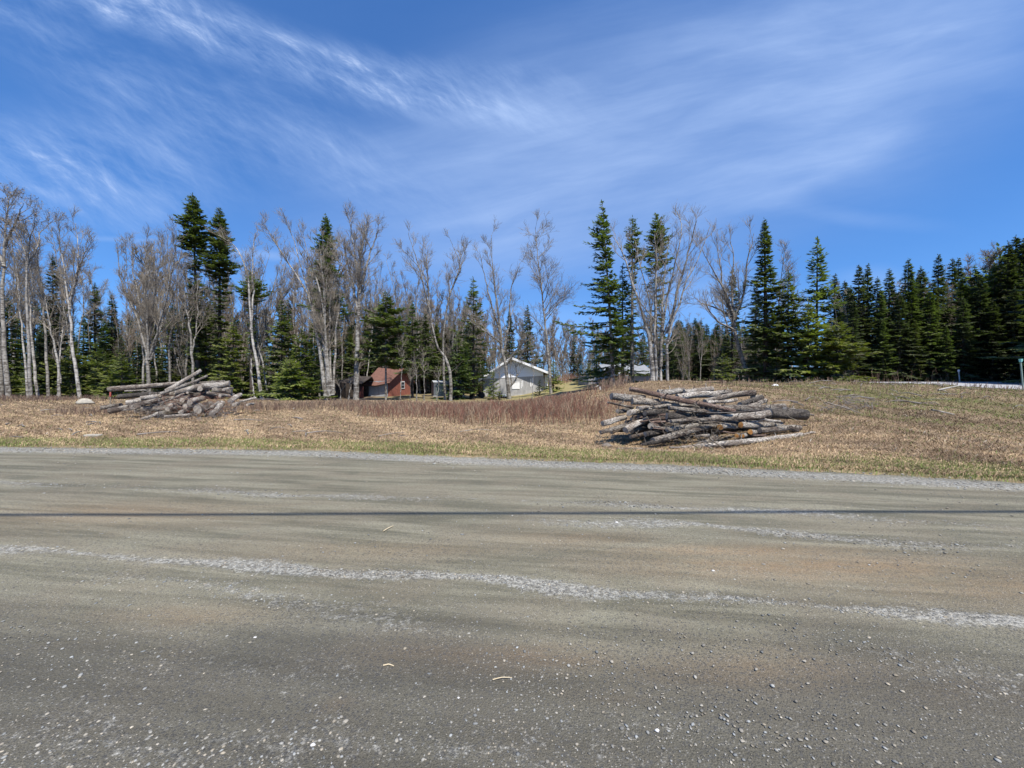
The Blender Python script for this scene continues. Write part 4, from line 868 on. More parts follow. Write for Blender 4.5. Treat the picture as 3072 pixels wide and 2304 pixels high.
# ------------------------------------------------------------------ logs
M['log'] = mat_log('weathered_log_bark', (.39, .345, .285), (.13, .100, .080), (.022, .017, .014))
M['log_red'] = mat_log('reddish_log_bark', (.25, .185, .15), (.16, .105, .08), (.045, .03, .025))
M['log_pale'] = mat_log('bleached_log_bark', (.52, .475, .41), (.25, .21, .17), (.045, .036, .03))
M['log_dark'] = mat_log('dark_and_shaded_log_bark', (.15, .13, .11), (.075, .064, .054), (.022, .019, .016))  # naturally dark logs, and painted shade on logs deep in the pile
M['cut'] = mat_cut('weathered_cut_wood', (.45, .40, .33), (.30, .25, .20))
M['cut_orange'] = mat_cut('fresh_orange_cut_wood', (.60, .33, .11), (.50, .21, .06))
def log(a, b, r, r2=None, mat='log', cut='cut', label=None, group=None, seed=0, bend=.03, name='log', stubs=2, nseg=11, ns=14):
    rd = random.Random(seed); a = Vector(a); b = Vector(b); L = (b - a).length; r2 = r if r2 is None else r2
    ax = (b - a).normalized(); quat = ax.to_track_quat('X', 'Z')
    V = []; Qd = []; ph = rd.uniform(0, 6.28); ph2 = rd.uniform(0, 6.28)
    cen = []
    for i in range(nseg):
        t = i / (nseg - 1); by = bend * L * sin(pi * t) * cos(ph) + .01 * sin(7 * t + ph); bz = bend * L * sin(pi * t) * sin(ph) * .6 + .01 * cos(6 * t + ph2)
        rr = r + (r2 - r) * t; cen.append((t * L, by, bz, rr))
        for k in range(ns):
            an = 2 * pi * k / ns; q = rr * (1 + .07 * sin(2 * an + ph + 2 * t) + .05 * sin(3 * an + 5 * t + ph2) + rd.gauss(0, .028))
            V.append((t * L + (rd.gauss(0, .012) if 0 < i < nseg - 1 else .25 * rr * cos(an + ph) * (.35)), by + q * cos(an), bz + q * sin(an)))
    for i in range(nseg - 1):
        for k in range(ns): Qd.append((i * ns + k, i * ns + (k + 1) % ns, (i + 1) * ns + (k + 1) % ns, (i + 1) * ns + k))
    o = mesh_np(name, V, Qd, mat=M[mat], smooth=True); o.location = a; o.rotation_mode = 'QUATERNION'; o.rotation_quaternion = quat
    tag(o, label, 'log' if name == 'log' else name.replace('_', ' '), group)
    for e in (0, nseg - 1):
        ring = np.array(V[e * ns:(e + 1) * ns]); c = ring.mean(0); ring = c + (ring - c) * .96; c = c.copy()
        sgn = -1 if e == 0 else 1; ring[:, 0] += .004 * sgn; c[0] += (.004 + rd.uniform(0, .01)) * sgn
        vv_ = np.concatenate([ring, [c]]); tri = [(k, (k + 1) % ns, ns) if e else ((k + 1) % ns, k, ns) for k in range(ns)]
        mesh_np('cut_end', vv_, tris=tri, mat=M[cut] if (e == 0 or cut == 'cut') else M['cut'], parent=o)
    if stubs:
        for k in range(stubs):
            T = Tubes()
            i = rd.randrange(1, nseg - 1); cx, cy, cz, rr = cen[i]; an = rd.uniform(.2, 2.9); l = rd.uniform(.04, .16)
            T.add([(cx, cy + rr * .8 * cos(an), cz + rr * .8 * sin(an)), (cx + l * .3, cy + (rr + l) * cos(an), cz + (rr + l) * sin(an))], .014, .009, 6)
            T.build('branch_stub', M[mat], o)
    return o
def zr(zx, zy): return (1750 + zx * .339, 1120 + zy * .339)      # zoomed crop of the right pile -> photo pixels
def zl(zx, zy): return (200 + zx * .3165, 1080 + zy * .3165)
GR = 'logs of the right pile'
def RL(x1, y1, x2, y2, r, Y1, Y2, label, r2=None, **kw):
    r *= .88; r2 = r2 and r2 * .88
    a = P(*zr(x1, y1), Y1); b_ = P(*zr(x2, y2), Y2); k = .339 / F
    return log(a, b_, r * k * Y1, (r2 or r) * k * Y2, label=label, group=GR, seed=int(x1 * 7 + y1), **kw)
RL(860, 668, 1935, 548, 26, 9.75, 10.15, 'long pale log lying in front of the right pile along the grass', r2=33, mat='log_pale', bend=.015)
RL(1915, 545, 2050, 524, 15, 10.15, 10.3, 'thin pale butt poking right past the long front log', r2=10, mat='log_pale', stubs=0)
RL(620, 600, 1195, 462, 40, 9.95, 10.5, 'gnarled dark log with torn root end at the front left of the right pile', r2=28, mat='log', bend=.03, stubs=3)
RL(520, 632, 740, 585, 14, 9.8, 10.0, 'splintered root tip at the front left of the right pile', r2=32, mat='log_dark', stubs=3)
RL(280, 668, 745, 684, 9, 9.6, 9.5, 'half sunken grey log at the edge of the green grass', mat='log_pale', stubs=0)
RL(1075, 612, 1175, 560, 22, 9.95, 10.3, 'short hollow log leaning between the two front logs', mat='log')
RL(1000, 558, 1110, 545, 14, 10.1, 10.2, 'short pale log stub on the straw in front of the pile', mat='log_pale', stubs=0)
RL(1212, 474, 1350, 466, 31, 10.15, 10.75, 'short log with large round orange cut end, left of two', cut='cut_orange', mat='log_pale', stubs=0)
RL(1390, 454, 1745, 448, 30, 10.2, 10.9, 'log with round orange cut end and shadow stripes, right of two', cut='cut_orange', mat='log_pale', r2=24, stubs=1)
RL(1475, 516, 1560, 520, 26, 10.1, 10.7, 'small log with bright yellow orange cut end below the striped log', cut='cut_orange', mat='log_pale', stubs=0)
RL(1357, 550, 1430, 540, 21, 10.05, 10.6, 'small log with orange cut end, left of the lowest pair', cut='cut_orange', mat='log_pale', stubs=0)
RL(1412, 550, 1480, 545, 21, 10.05, 10.6, 'small log with reddish orange cut end, right of the lowest pair', cut='cut_orange', mat='log_pale', stubs=0)
RL(775, 428, 1600, 388, 21, 10.15, 10.3, 'long slim bent log lying across the middle of the right pile', r2=20, mat='log', bend=.012)
RL(1560, 405, 1740, 432, 14, 10.3, 10.4, 'thin squared log right of the long slim one', mat='log_pale', stubs=0)
RL(1560, 505, 1915, 482, 28, 10.35, 10.7, 'rough brown log above the right half of the front log', mat='log')
RL(1700, 455, 1900, 500, 22, 10.6, 10.5, 'short rough log at the lower right of the pile', mat='log')
RL(1640, 352, 1968, 368, 56, 10.7, 10.9, 'thickest dark log at the right end of the pile', mat='log_dark', r2=54, bend=.005)
RL(1965, 362, 2035, 368, 9, 10.8, 10.9, 'white splinter sticking out of the thickest log', mat='log_pale', stubs=0)
RL(1240, 312, 1780, 296, 36, 11.0, 10.9, 'rough grey log resting above the thickest log', mat='log', r2=38)
RL(1120, 395, 1700, 340, 26, 10.5, 10.7, 'pale log lying under the thin taut branch', r2=34, mat='log_pale')
RL(1780, 320, 1860, 330, 26, 10.7, 10.9, 'short stub of log on top of the thickest log', mat='log')
RL(735, 375, 1065, 388, 34, 10.55, 10.8, 'deeply ridged grey log left of centre in the right pile', mat='log_dark')
RL(760, 308, 1210, 352, 22, 10.6, 10.6, 'smooth log sloping down right under the long diagonal log', r2=20, mat='log')
RL(412, 138, 850, 232, 24, 10.9, 10.7, 'long dark red log lying diagonally on top of the right pile', r2=25, mat='log_red', stubs=3, bend=.01)
RL(848, 230, 1345, 335, 25, 10.7, 10.4, 'lower end of the diagonal log on top of the right pile', r2=25, mat='log_red', stubs=2, bend=.01)
RL(248, 205, 540, 228, 36, 10.75, 10.9, 'thick pale log with flat dark end at the upper left of the pile', r2=34, mat='log_pale', stubs=1)
RL(430, 243, 660, 252, 36, 10.7, 10.9, 'mossy dark log below the upper left pale log', mat='log')
RL(220, 260, 440, 305, 10, 10.4, 10.6, 'thin bent branch sticking out at the left of the pile', r2=14, mat='log')
RL(300, 335, 425, 318, 22, 10.5, 10.9, 'short log with black end pointing left', mat='log_dark')
RL(400, 350, 500, 328, 28, 10.35, 10.9, 'log butt with brown end pointing left', mat='log_pale', stubs=0)
RL(510, 310, 580, 300, 20, 10.4, 10.8, 'small pale butt above the brown ended log', mat='log_pale', stubs=0)
RL(168, 444, 372, 388, 27, 10.2, 10.7, 'pale smooth log poking out at the far left of the pile', mat='log_pale', stubs=0)
RL(150, 525, 470, 430, 20, 10.0, 10.6, 'lowest grey log pointing left onto the straw', r2=24, mat='log')
RL(375, 500, 560, 415, 33, 10.1, 10.8, 'stout log with wide cut face low at the left', mat='log_pale', stubs=0)
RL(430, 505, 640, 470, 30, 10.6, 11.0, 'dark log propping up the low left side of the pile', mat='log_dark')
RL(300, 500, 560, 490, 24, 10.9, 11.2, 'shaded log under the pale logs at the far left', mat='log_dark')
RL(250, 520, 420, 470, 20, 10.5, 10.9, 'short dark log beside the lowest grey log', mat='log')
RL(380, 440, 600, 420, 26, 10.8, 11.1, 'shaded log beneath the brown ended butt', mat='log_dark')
RL(420, 560, 620, 530, 20, 10.3, 10.5, 'low grey log at the foot of the left side of the pile', mat='log')
RL(590, 272, 900, 262, 18, 10.8, 11.0, 'pale log just under the diagonal log', mat='log_pale')
RL(625, 298, 900, 282, 20, 10.7, 10.9, 'greenish grey log under the diagonal log', mat='log')
RL(545, 355, 742, 345, 30, 10.5, 10.8, 'squared dark log with pale end left of centre', mat='log_dark', stubs=0)
RL(545, 540, 760, 490, 26, 10.2, 10.6, 'dark log low in the left middle of the pile', mat='log_dark')
RL(740, 500, 1010, 462, 27, 10.2, 10.6, 'pale grey log above the gnarled log', r2=24, mat='log_pale')
RL(600, 470, 690, 480, 34, 10.4, 10.9, 'short reddish log in the shadowed left of the pile', mat='log_red', stubs=0)
RL(660, 170, 890, 152, 30, 12.2, 12.3, 'grey log at the back left of the pile top', mat='log_pale')
RL(895, 168, 1145, 142, 30, 12.0, 12.1, 'split grey log highest at the back of the pile', mat='log_pale')
RL(830, 208, 1200, 186, 34, 11.5, 11.7, 'fat spotted log under the highest back logs', mat='log_pale')
RL(1175, 178, 1310, 160, 26, 12.3, 12.3, 'birch log at the back right of the pile top', mat='log_pale')
RL(1075, 248, 1515, 168, 27, 11.2, 11.6, 'spotted log rising to the right at the back', r2=30, mat='log')
RL(1095, 262, 1355, 232, 19, 11.1, 11.4, 'slim pale log beneath the rising spotted log', mat='log_pale')
RL(1385, 275, 1580, 212, 26, 11.2, 11.8, 'dark log slanting up at the back right', mat='log_dark')
RL(1450, 292, 1610, 242, 20, 11.1, 11.5, 'grey log slanting up at the right edge of the top', mat='log')
RL(1485, 210, 1575, 200, 14, 11.6, 11.8, 'short pale log at the top right of the pile', mat='log_pale')
RL(1100, 345, 1400, 310, 14, 10.9, 11.0, 'thin log wedged beneath the rough grey log', mat='log')
for i in range(30):   # core of the pile; mostly dark bark, its shade put into the colour
    rd_ = random.Random(900 + i); zx = rd_.uniform(520, 1650); zy = rd_.uniform(300, 520); L_ = rd_.uniform(250, 600); Y0 = 10.9 + (520 - zy) / 220 * .8 + rd_.uniform(0, .5); tl = rd_.uniform(-45, 25)
    x0 = max(430, zx - L_ / 2); x1 = min(1780, zx + L_ / 2)
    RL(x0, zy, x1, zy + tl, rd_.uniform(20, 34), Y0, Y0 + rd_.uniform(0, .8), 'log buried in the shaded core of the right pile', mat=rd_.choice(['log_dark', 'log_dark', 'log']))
for i in range(26):
    rd_ = random.Random(1500 + i); zx = rd_.uniform(560, 1600); zy = rd_.uniform(290, 540); L_ = rd_.uniform(200, 520); Y0 = 10.15 + (540 - zy) / 250 * .7
    RL(max(430, zx - L_ / 2), zy, min(1850, zx + L_ / 2), zy + rd_.uniform(-70, 45), rd_.uniform(7, 13), Y0, Y0 + rd_.uniform(0, .4), 'slender pole lying among the thicker logs of the right pile', mat=rd_.choice(['log', 'log_dark', 'log_pale', 'log_red']), bend=.04)
GL = 'logs of the left pile'
def LL(x1, y1, x2, y2, r, Y1, Y2, label, r2=None, **kw):
    a = P(*zl(x1, y1), Y1); b_ = P(*zl(x2, y2), Y2); k = .3165 / F
    return log(a, b_, r * k * Y1, (r2 or r) * k * Y2, label=label, group=GL, seed=int(x1 * 5 + y1), **kw)
LL(400, 278, 1085, 226, 26, 18.2, 18.8, 'long grey log jutting left from the top of the left pile', r2=22, mat='log', bend=.01)
LL(550, 295, 760, 290, 8, 18.0, 18.3, 'thin pale pole under the jutting log', mat='log_pale', stubs=0)
LL(940, 296, 1272, 95, 20, 17.6, 18.6, 'steepest log pointing up right from the left pile', r2=15, mat='log_pale')
LL(890, 322, 1335, 150, 15, 17.4, 18.4, 'second upslanted log under the steepest one', r2=12, mat='log_pale')
LL(1030, 300, 1310, 240, 28, 17.8, 18.3, 'ridged grey log in the upper middle of the left pile', mat='log_pale')
LL(1290, 250, 1545, 228, 30, 18.0, 18.3, 'thick split grey log at the upper right of the left pile', mat='log_pale')
LL(1250, 214, 1498, 200, 10, 18.7, 18.8, 'thin log highest at the right of the left pile', mat='log')
LL(488, 350, 790, 322, 24, 17.6, 18.0, 'black log beneath the jutting log', mat='log_dark')
LL(565, 405, 900, 335, 22, 17.0, 17.6, 'pale bent log at the left middle of the left pile', mat='log_pale')
LL(700, 365, 860, 342, 22, 17.0, 17.4, 'short split log with pale faces, left middle', mat='log_pale')
LL(400, 488, 870, 378, 27, 16.2, 17.0, 'long rough log slanting down to the left ground', mat='log', r2=24)
LL(330, 450, 520, 425, 20, 17.6, 17.8, 'grey log lying in weeds at the left foot', mat='log')
LL(420, 490, 700, 440, 14, 16.3, 16.6, 'slim log under the long rough slanting log', mat='log')
for i, (x1, y1, x2, y2, r, lb) in enumerate([(1092, 382, 1160, 360, 22, 'round pale log end in the centre'), (1165, 398, 1290, 360, 26, 'log end beside the round pale one'), (985, 425, 1090, 420, 20, 'round log end at the left of the ends'), (955, 465, 1080, 450, 21, 'lower round log end at the left of the ends'),
        (1120, 440, 1250, 425, 24, 'log end with dark hollow below it'), (1085, 492, 1160, 470, 22, 'squat log end near the ground'), (1240, 468, 1370, 430, 42, 'largest angular log end facing the camera'), (850, 520, 960, 500, 28, 'stout log butt low at the left'),
        (1375, 512, 1475, 410, 27, 'pale forked butt low at the right'), (1325, 315, 1500, 335, 16, 'slim pale log above the red brush'), (1545, 395, 1645, 330, 22, 'upslanted butt at the right end'), (1590, 425, 1625, 415, 20, 'short round block at the right foot'),
        (1380, 285, 1565, 300, 22, 'black shaded log at the right'), (1450, 340, 1580, 330, 16, 'white peeled log at the right'), (1490, 280, 1570, 270, 14, 'white peeled stub under the split grey log'), (1145, 310, 1240, 322, 12, 'small pale wedge in the upper middle'),
        (705, 570, 870, 505, 14, 'thin log sloping to the ground in front'), (930, 540, 1180, 522, 15, 'flat grey log on the ground in front'), (690, 600, 1010, 578, 5, 'thin pole on the ground in front'), (900, 410, 1110, 320, 9, 'bent pale branch across the red brush'), (1400, 270, 1500, 262, 10, 'thin pale slat at the upper right'),
        (1260, 270, 1330, 240, 24, 'log butt with tan end at the top centre'), (1380, 440, 1440, 400, 16, 'small log end in the right brush'), (1640, 392, 1800, 362, 10, 'pale splintered pole right of the pile'), (1800, 372, 2010, 376, 7, 'long pale pole on the ground right of the pile'), (1710, 424, 1770, 414, 12, 'white block on the ground right of the pile')]):
    Yc = 18.3 - (y1 - 200) / 400 * 2.6
    LL(x1, y1, x2, y2, r, Yc, Yc + (.9 if x2 - x1 < 140 else .3), lb + (' of the left pile' if 'pile' not in lb else ''), mat='log_pale' if i % 3 else 'log', stubs=0)
for i in range(22):
    rd_ = random.Random(1900 + i); zx = rd_.uniform(850, 1480); zy = rd_.uniform(300, 480); L_ = rd_.uniform(200, 420); Y0 = 18.8 - (zy - 200) / 400 * 2.2
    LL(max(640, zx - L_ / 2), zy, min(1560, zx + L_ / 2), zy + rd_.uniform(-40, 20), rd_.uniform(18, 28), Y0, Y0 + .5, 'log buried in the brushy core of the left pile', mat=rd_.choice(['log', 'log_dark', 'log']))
# brush caught in the piles
def brush(n, zf, boxr, Yr, lab, colm, name='brush'):
    T = Tubes(); rd = random.Random(n)
    for _ in range(n):
        p = P(*zf(rd.uniform(boxr[0], boxr[2]), rd.uniform(boxr[1], boxr[3])), rd.uniform(*Yr)); q, _ = rpath(rd, tuple(p), vnorm((rd.gauss(0, 1), rd.gauss(0, .6), rd.gauss(.1, .5))), rd.uniform(.15, .6), 5, .3, 0)
        T.add(q, .007, .004, 3)
    return tag(T.build(name, M[colm]), lab, 'brush', kind='stuff')
M['redtwig'] = mat_simple('red_brush', (.16, .075, .05), (.30, .17, .12), 2, .9, bs=0)
brush(260, zl, (880, 340, 1600, 520), (16.4, 17.8), 'reddish brush tangled among the logs of the left pile', 'redtwig')
brush(260, zl, (560, 420, 1700, 590), (15.2, 16.4), 'grey brush at the foot of the left pile', 'deadtwig')
brush(60, zr, (740, 440, 1300, 640), (9.8, 10.1), 'pale twigs at the foot of the right pile', 'twig')
def stick(pts, Y_, r, lab, group=None, mat='twig'):
    T = Tubes(); c = [tuple(P(px, py, Y_ + .05 * i)) for i, (px, py) in enumerate(pts)]; T.add(smooth_path(R, c, 9, .006), r, r * .4, 6)
    return tag(T.build('fallen_branch', M[mat]), lab, 'branch', group)
def zz(pts): return [zr(*p) for p in pts]
stick(zz([(765, 655), (860, 655), (965, 640), (1060, 600)]), 9.7, .022, 'dark curved branch left of the long front log', mat='deadtwig')
stick(zz([(965, 632), (1060, 670), (1140, 695)]), 9.55, .018, 'pale branch lying over the left end of the front log')
stick(zz([(1115, 575), (1200, 635), (1285, 690)]), 9.7, .024, 'pale stick propped against the front log')
stick(zz([(1100, 645), (1180, 680), (1290, 705), (1340, 705)]), 9.5, .016, 'thin curved branch on the straw before the front log')
stick(zz([(1680, 612), (1650, 650), (1610, 705)]), 9.6, .012, 'small dark twig leaning before the front log', mat='deadtwig')
stick(zz([(560, 380), (600, 440), (680, 480), (745, 495)]), 10.0, .014, 'bent grey twig at the left of the pile')
stick(zz([(795, 430), (805, 470), (780, 530), (760, 610)]), 9.9, .016, 'white upright twig left of centre')
stick(zz([(860, 440), (850, 500), (800, 560)]), 9.9, .012, 'second white upright twig left of centre')
stick(zz([(690, 210), (680, 280)]), 10.4, .020, 'white broken stake under the diagonal log')
stick(zz([(975, 262), (1040, 318)]), 10.2, .018, 'white stick leaning on the diagonal log')
stick(zz([(1090, 350), (1300, 345), (1700, 312)]), 10.2, .010, 'taut dark branch across the top of the pile', mat='deadtwig')
stick(zz([(1790, 355), (1850, 400), (1970, 432)]), 10.2, .010, 'pale twig hanging from the thickest log')
stick(zz([(1575, 205), (1610, 260)]), 11.2, .010, 'small tan twig at the right of the top')
stick([(2478, 1207), (2540, 1225), (2600, 1246)], 12.5, .025, 'grey stick on the slash line of the right slope', 'sticks on the right slope')
stick([(2795, 1229), (2830, 1236), (2862, 1243)], 11.2, .030, 'bright bleached stick on the right slope', 'sticks on the right slope', 'bark_white')
stick([(2815, 1170), (2860, 1160), (2880, 1157)], 15.5, .035, 'pale stick near the top of the right slope', 'sticks on the right slope', 'bark_white')
for i in range(90):
    rd_ = random.Random(3000 + i); right = i < 52
    if right: px = rd_.uniform(2380, 3072); py = rd_.uniform(1158, 1300)
    else: px = rd_.uniform(0, 1500); py = rd_.uniform(1210, 1330)
    Y_ = (13 + (1300 - py) * .07) if right else G(px, py)[1]; p = P(px, py, Y_); x = p.x; L_ = rd_.uniform(.25, 1.1); a = rd_.uniform(0, 3.14)
    z0 = h(x, Y_); x2 = x + cos(a) * L_; y2 = Y_ + sin(a) * L_; rr = rd_.uniform(.012, .026); T = Tubes()
    T.add(smooth_path(rd_, [(x, Y_, z0 + .02 + rr), ((x + x2) / 2, (Y_ + y2) / 2, h((x + x2) / 2, (Y_ + y2) / 2) + .05 + rd_.uniform(0, .06)), (x2, y2, h(x2, y2) + .03)], 7, .015), rr, rr * .5, 5)
    tag(T.build('fallen_branch', M['bark_white' if i % 4 == 0 else 'deadtwig']), 'small fallen stick on the right slope' if right else 'small fallen stick on the dead grass left of centre', 'branch', 'sticks on the right slope' if right else 'sticks on the left field')
# brush heap on the right slope
T = Tubes(); rd_ = random.Random(5)
for i in range(70):
    p = P(rd_.uniform(2480, 2620), rd_.uniform(1190, 1222), rd_.uniform(12.8, 13.6)); p.z = h(p.x, p.y) + rd_.uniform(0, .22); q, _ = rpath(rd_, tuple(p), vnorm((rd_.gauss(.3, 1), rd_.gauss(0, .5), rd_.gauss(0, .4))), rd_.uniform(.2, .8), 5, .2, -.03); T.add(q, .010, .005, 3)
tag(T.build('brush_heap', M['deadtwig']), 'low heap of grey brush on the right slope', 'brush', kind='stuff')

# rocks
def rock(px, py, Y_, r, lab, mat, sq=(1, .8, .6), seed=1):
    rg = np.random.default_rng(seed); v = []; f = []
    nu, nv = 14, 9
    for i in range(nv + 1):
        for j in range(nu):
            th = pi * i / nv; ph = 2 * pi * j / nu; d = np.array([sin(th) * cos(ph), sin(th) * sin(ph), cos(th)])
            k = 1 + .16 * sin(3 * d[0] + seed) + .14 * sin(4 * d[1] + 2 * seed) + .1 * sin(5 * d[2] + seed) + .03 * rg.normal(); v.append(d * k * r * np.array(sq))
    for i in range(nv):
        for j in range(nu): f.append((i * nu + j, i * nu + (j + 1) % nu, (i + 1) * nu + (j + 1) % nu, (i + 1) * nu + j))
    o = mesh_np('boulder' if r > .3 else 'stone', v, f, mat=mat, smooth=True); p = P(px, py, Y_); o.location = (p.x, Y_, h(p.x, Y_) + r * sq[2] * .35); return tag(o, lab, 'rock')
M['rock'] = mat_simple('pale_rock', (.42, .38, .30), (.28, .26, .22), 5, .9, bs=.8, bd=.04)
rock(256, 1213, 24, .36, 'pale lichened boulder below the white leaning birch', M['rock'], (1.35, .7, .55), 3)
rock(282, 1308, 11.4, .16, 'grey stone on the dead grass at the lower left', M['rock'], (1.4, .8, .5), 5)
rock(2325, 1153, 20, .13, 'white rock at the foot of the tall spruce', mat_simple('white_rock', (.75, .74, .72), (.6, .6, .58), 5), (1.3, .8, .6), 7)
rock(1820, 1337, 9.9, .10, 'dark clump left of the half sunken log', mat_simple('dark_clump', (.12, .10, .08), (.2, .17, .14), 20), (1.5, .8, .7), 8)

def road_stick(px, py, dx, dy, r, lab):
    a = G(px, py, .01); b_ = G(px + dx, py + dy, .01); T = Tubes(); T.add(smooth_path(R, [(a[0], a[1], .012), ((a[0] + b_[0]) / 2, (a[1] + b_[1]) / 2 + .004, .016), (b_[0], b_[1], .012)], 7, .0008), r, r * .6, 6)
    tag(T.build('dry_stalk', M['straw']), lab, 'stalk')
white_stone = mat_simple('white_stone', (.66, .64, .60), (.5, .48, .45), 30, .8)
M['straw'] = mat_simple('pale_straw', (.60, .50, .33), (.45, .36, .22), 12, .8, bs=0)
road_stick(1150, 1997, 32, 1, .004, 'short straw stalk on the brown patch of the road')
road_stick(1478, 2040, 58, -6, .003, 'longest thin straw stalk lying on the near road')
road_stick(1150, 1594, 30, -16, .006, 'curved straw stalk on the road just beyond the gravel ridge')
def road_stone(px, py, r, lab, mt, seed, sq=(1.2, .9, .5)):
    x, y = G(px, py); rg = np.random.default_rng(seed); v = []
    nu, nv = 10, 6
    for i in range(nv + 1):
        for j in range(nu):
            th = pi * i / nv; ph = 2 * pi * j / nu; d = np.array([sin(th) * cos(ph), sin(th) * sin(ph), cos(th)]); v.append(d * (1 + .2 * sin(3 * d[0] + seed) + .15 * sin(4 * d[1] + seed)) * r * np.array(sq))
    f = [(i * nu + j, i * nu + (j + 1) % nu, (i + 1) * nu + (j + 1) % nu, (i + 1) * nu + j) for i in range(nv) for j in range(nu)]
    o = mesh_np('stone', v, f, mat=mt, smooth=True); o.location = (x, y, .006 + r * sq[2] * .5); tag(o, lab, 'stone')
for px, py, r_, lb, sd_ in [(1971, 2197, .010, 'largest white stone on the near road right of centre', 1), (1021, 2098, .008, 'white stone on the small tan patch of the near road', 2), (940, 2240, .010, 'white stone near the bottom edge of the photo left of centre', 3), (2228, 2228, .008, 'tan flat stone near the bottom edge right of centre', 4),
                             (765, 1916, .008, 'white stone on the road left of the brown patch', 5), (2413, 1987, .008, 'yellowish stone on the right half of the road', 6), (1375, 2098, .006, 'small white stone in the middle of the near road', 7), (1850, 1570, .017, 'pale flat stone on the far side of the road', 8), (2140, 1715, .012, 'white stone on the road beside the brown dust patch', 9)]:
    road_stone(px, py, r_, lb, M['rock'] if 'tan' in lb or 'yellow' in lb else white_stone, sd_)
# ------------------------------------------------------------------ buildings
wood_white = mat_simple('white_siding', (.86, .88, .92), (.78, .80, .84), 2, .6, (1, 1, 6), .15, .01)
plywood = mat_simple('bare_grey_sheathing', (.40, .395, .385), (.29, .285, .28), 2.5, .85, (1, 1, .5), .2, .01)
soffit = mat_simple('grey_soffit', (.30, .31, .33), (.26, .27, .29), 3, .7, bs=0)
shingle = mat_simple('dark_shingles', (.10, .10, .11), (.16, .16, .17), 8, .9)
red_metal = mat_simple('rusty_red_roof', (.20, .095, .070), (.11, .062, .048), 4, .75, (1, 6, 1), .2, .01)
red_wall = mat_simple('faded_red_boards', (.32, .115, .080), (.22, .085, .062), 5, .85, (6, 1, .6), .3, .01)
grey_metal = mat_simple('galvanised_sheet', (.42, .44, .46), (.28, .29, .30), 3, .55, (1, 1, .3), .2, .01, spec=.4)
darkwood = mat_simple('blackened_wood', (.035, .03, .028), (.07, .055, .045), 5, .9)
glass = mat_simple('dark_glass', (.03, .035, .04), (.05, .055, .06), 1, .15, bs=0, spec=.6)
white_paint = mat_simple('white_paint', (.80, .80, .79), (.72, .72, .71), 4, .5, bs=0)
black_rubber = mat_simple('black_rubber', (.02, .02, .02), (.035, .035, .035), 10, .8, bs=0)
foundation = mat_simple('pale_footing', (.5, .48, .44), (.4, .38, .35), 5, .9)

# grey and white gabled house
HY = 40.0; c0 = P(1533, 1192, HY); zg = h(c0.x, HY + .5)
t = empty('gabled_house', (c0.x, HY, zg), 0, 'small gabled house with white peak and bare grey front wall', 'house')
k = HY / F; top = (P(1533, 1072, HY).z - zg)
def hx(px): return (px - 1533) * k
def hz(py): return P(1533, py, HY).z - zg
pk, le, re_ = (0, top), (hx(1437), hz(1139)), (hx(1653), hz(1120))
def roofz(x):
    return le[1] + (pk[1] - le[1]) * (x - le[0]) / (0 - le[0]) if x < 0 else re_[1] + (pk[1] - re_[1]) * (re_[0] - x) / re_[0]
wl0, wr0 = hx(1449), hx(1629); FR = 0.0; BK = 8.0; off = .20; seam = hz(1127)
mb = MB(); zl_ = roofz(wl0) - off; zr_ = roofz(wr0) - off; smin = min(zl_, seam) - .01
mb.prism([(wl0, FR, 0), (wr0, FR, 0), (wr0, FR, min(seam, zr_)), (wl0, FR, smin)], (0, BK, 0)); mb.build('wall', plywood, t)
mb = MB(); mb.prism([(wl0 - .02, FR - .03, smin), (wr0 + .02, FR - .03, min(seam, zr_)), (wr0 + .02, FR - .03, zr_ + .01), (0, FR - .03, pk[1] - off), (wl0 - .02, FR - .03, zl_ + .03)], (0, BK - .1, 0)); mb.build('gable', wood_white, t)
mb = MB(); th = .16
mb.prism([(le[0], -.75, le[1] - th), (0, -.75, pk[1] - th), (0, -.75, pk[1]), (le[0], -.75, le[1])], (0, BK + 1.4, 0))
mb.prism([(0, -.75, pk[1] - th), (re_[0], -.75, re_[1] - th), (re_[0], -.75, re_[1]), (0, -.75, pk[1])], (0, BK + 1.4, 0)); rf = mb.build('roof', shingle, t)
mb = MB()
for (x0, z0), (x1, z1) in ((le, pk), (pk, re_)):
    mb.prism([(x0, -.79, z0 - th - .05), (x1, -.79, z1 - th - .05), (x1, -.79, z1 + .02), (x0, -.79, z0 + .02)], (0, .035, 0))
mb.build('fascia', white_paint, rf)
mb = MB()
for (x0, z0), (x1, z1) in ((le, pk), (pk, re_)):
    mb.prism([(x0, -.75, z0 - th - .03), (x1, -.75, z1 - th - .03), (x1, -.75, z1 - th - .004), (x0, -.75, z0 - th - .004)], (0, .70, 0))
mb.build('soffit', soffit, rf)
mb = MB(); mb.box(wl0 - .03, wr0 + .03, -.05, .3, -.3, .14); mb.build('footing', foundation, t)
mb = MB(); mb.box(hx(1536), hx(1559), -.05, -.004, hz(1167), hz(1145)); mb.build('boarded_window', white_paint, t)
mb = MB()
for a_, b_, z0, z1 in ((1563, 1565, 1165, 1143), (1567, 1569, 1160, 1142), (1591, 1594, 1160, 1136), (1597, 1600, 1158, 1134)): mb.box(hx(a_), hx(b_), -.03, -.004, hz(z0), hz(z1))
mb.build('paint_streaks', white_paint, t)
mb = MB(); mb.box(hx(1630), hx(1648), 1.6, 1.75, 0, hz(1124)); mb.build('side_wall', wood_white, t)
mb = MB(); mb.box(hx(1629) + .03, hx(1632) + .03, -.45, -.35, 0, roofz(hx(1631)) - .25); mb.build('porch_post', darkwood, t)
mb = MB(); mb.box(hx(1449) - .1, hx(1451) - .1, -.45, -.35, 0, roofz(hx(1450)) - .28); mb.build('porch_post', darkwood, t)

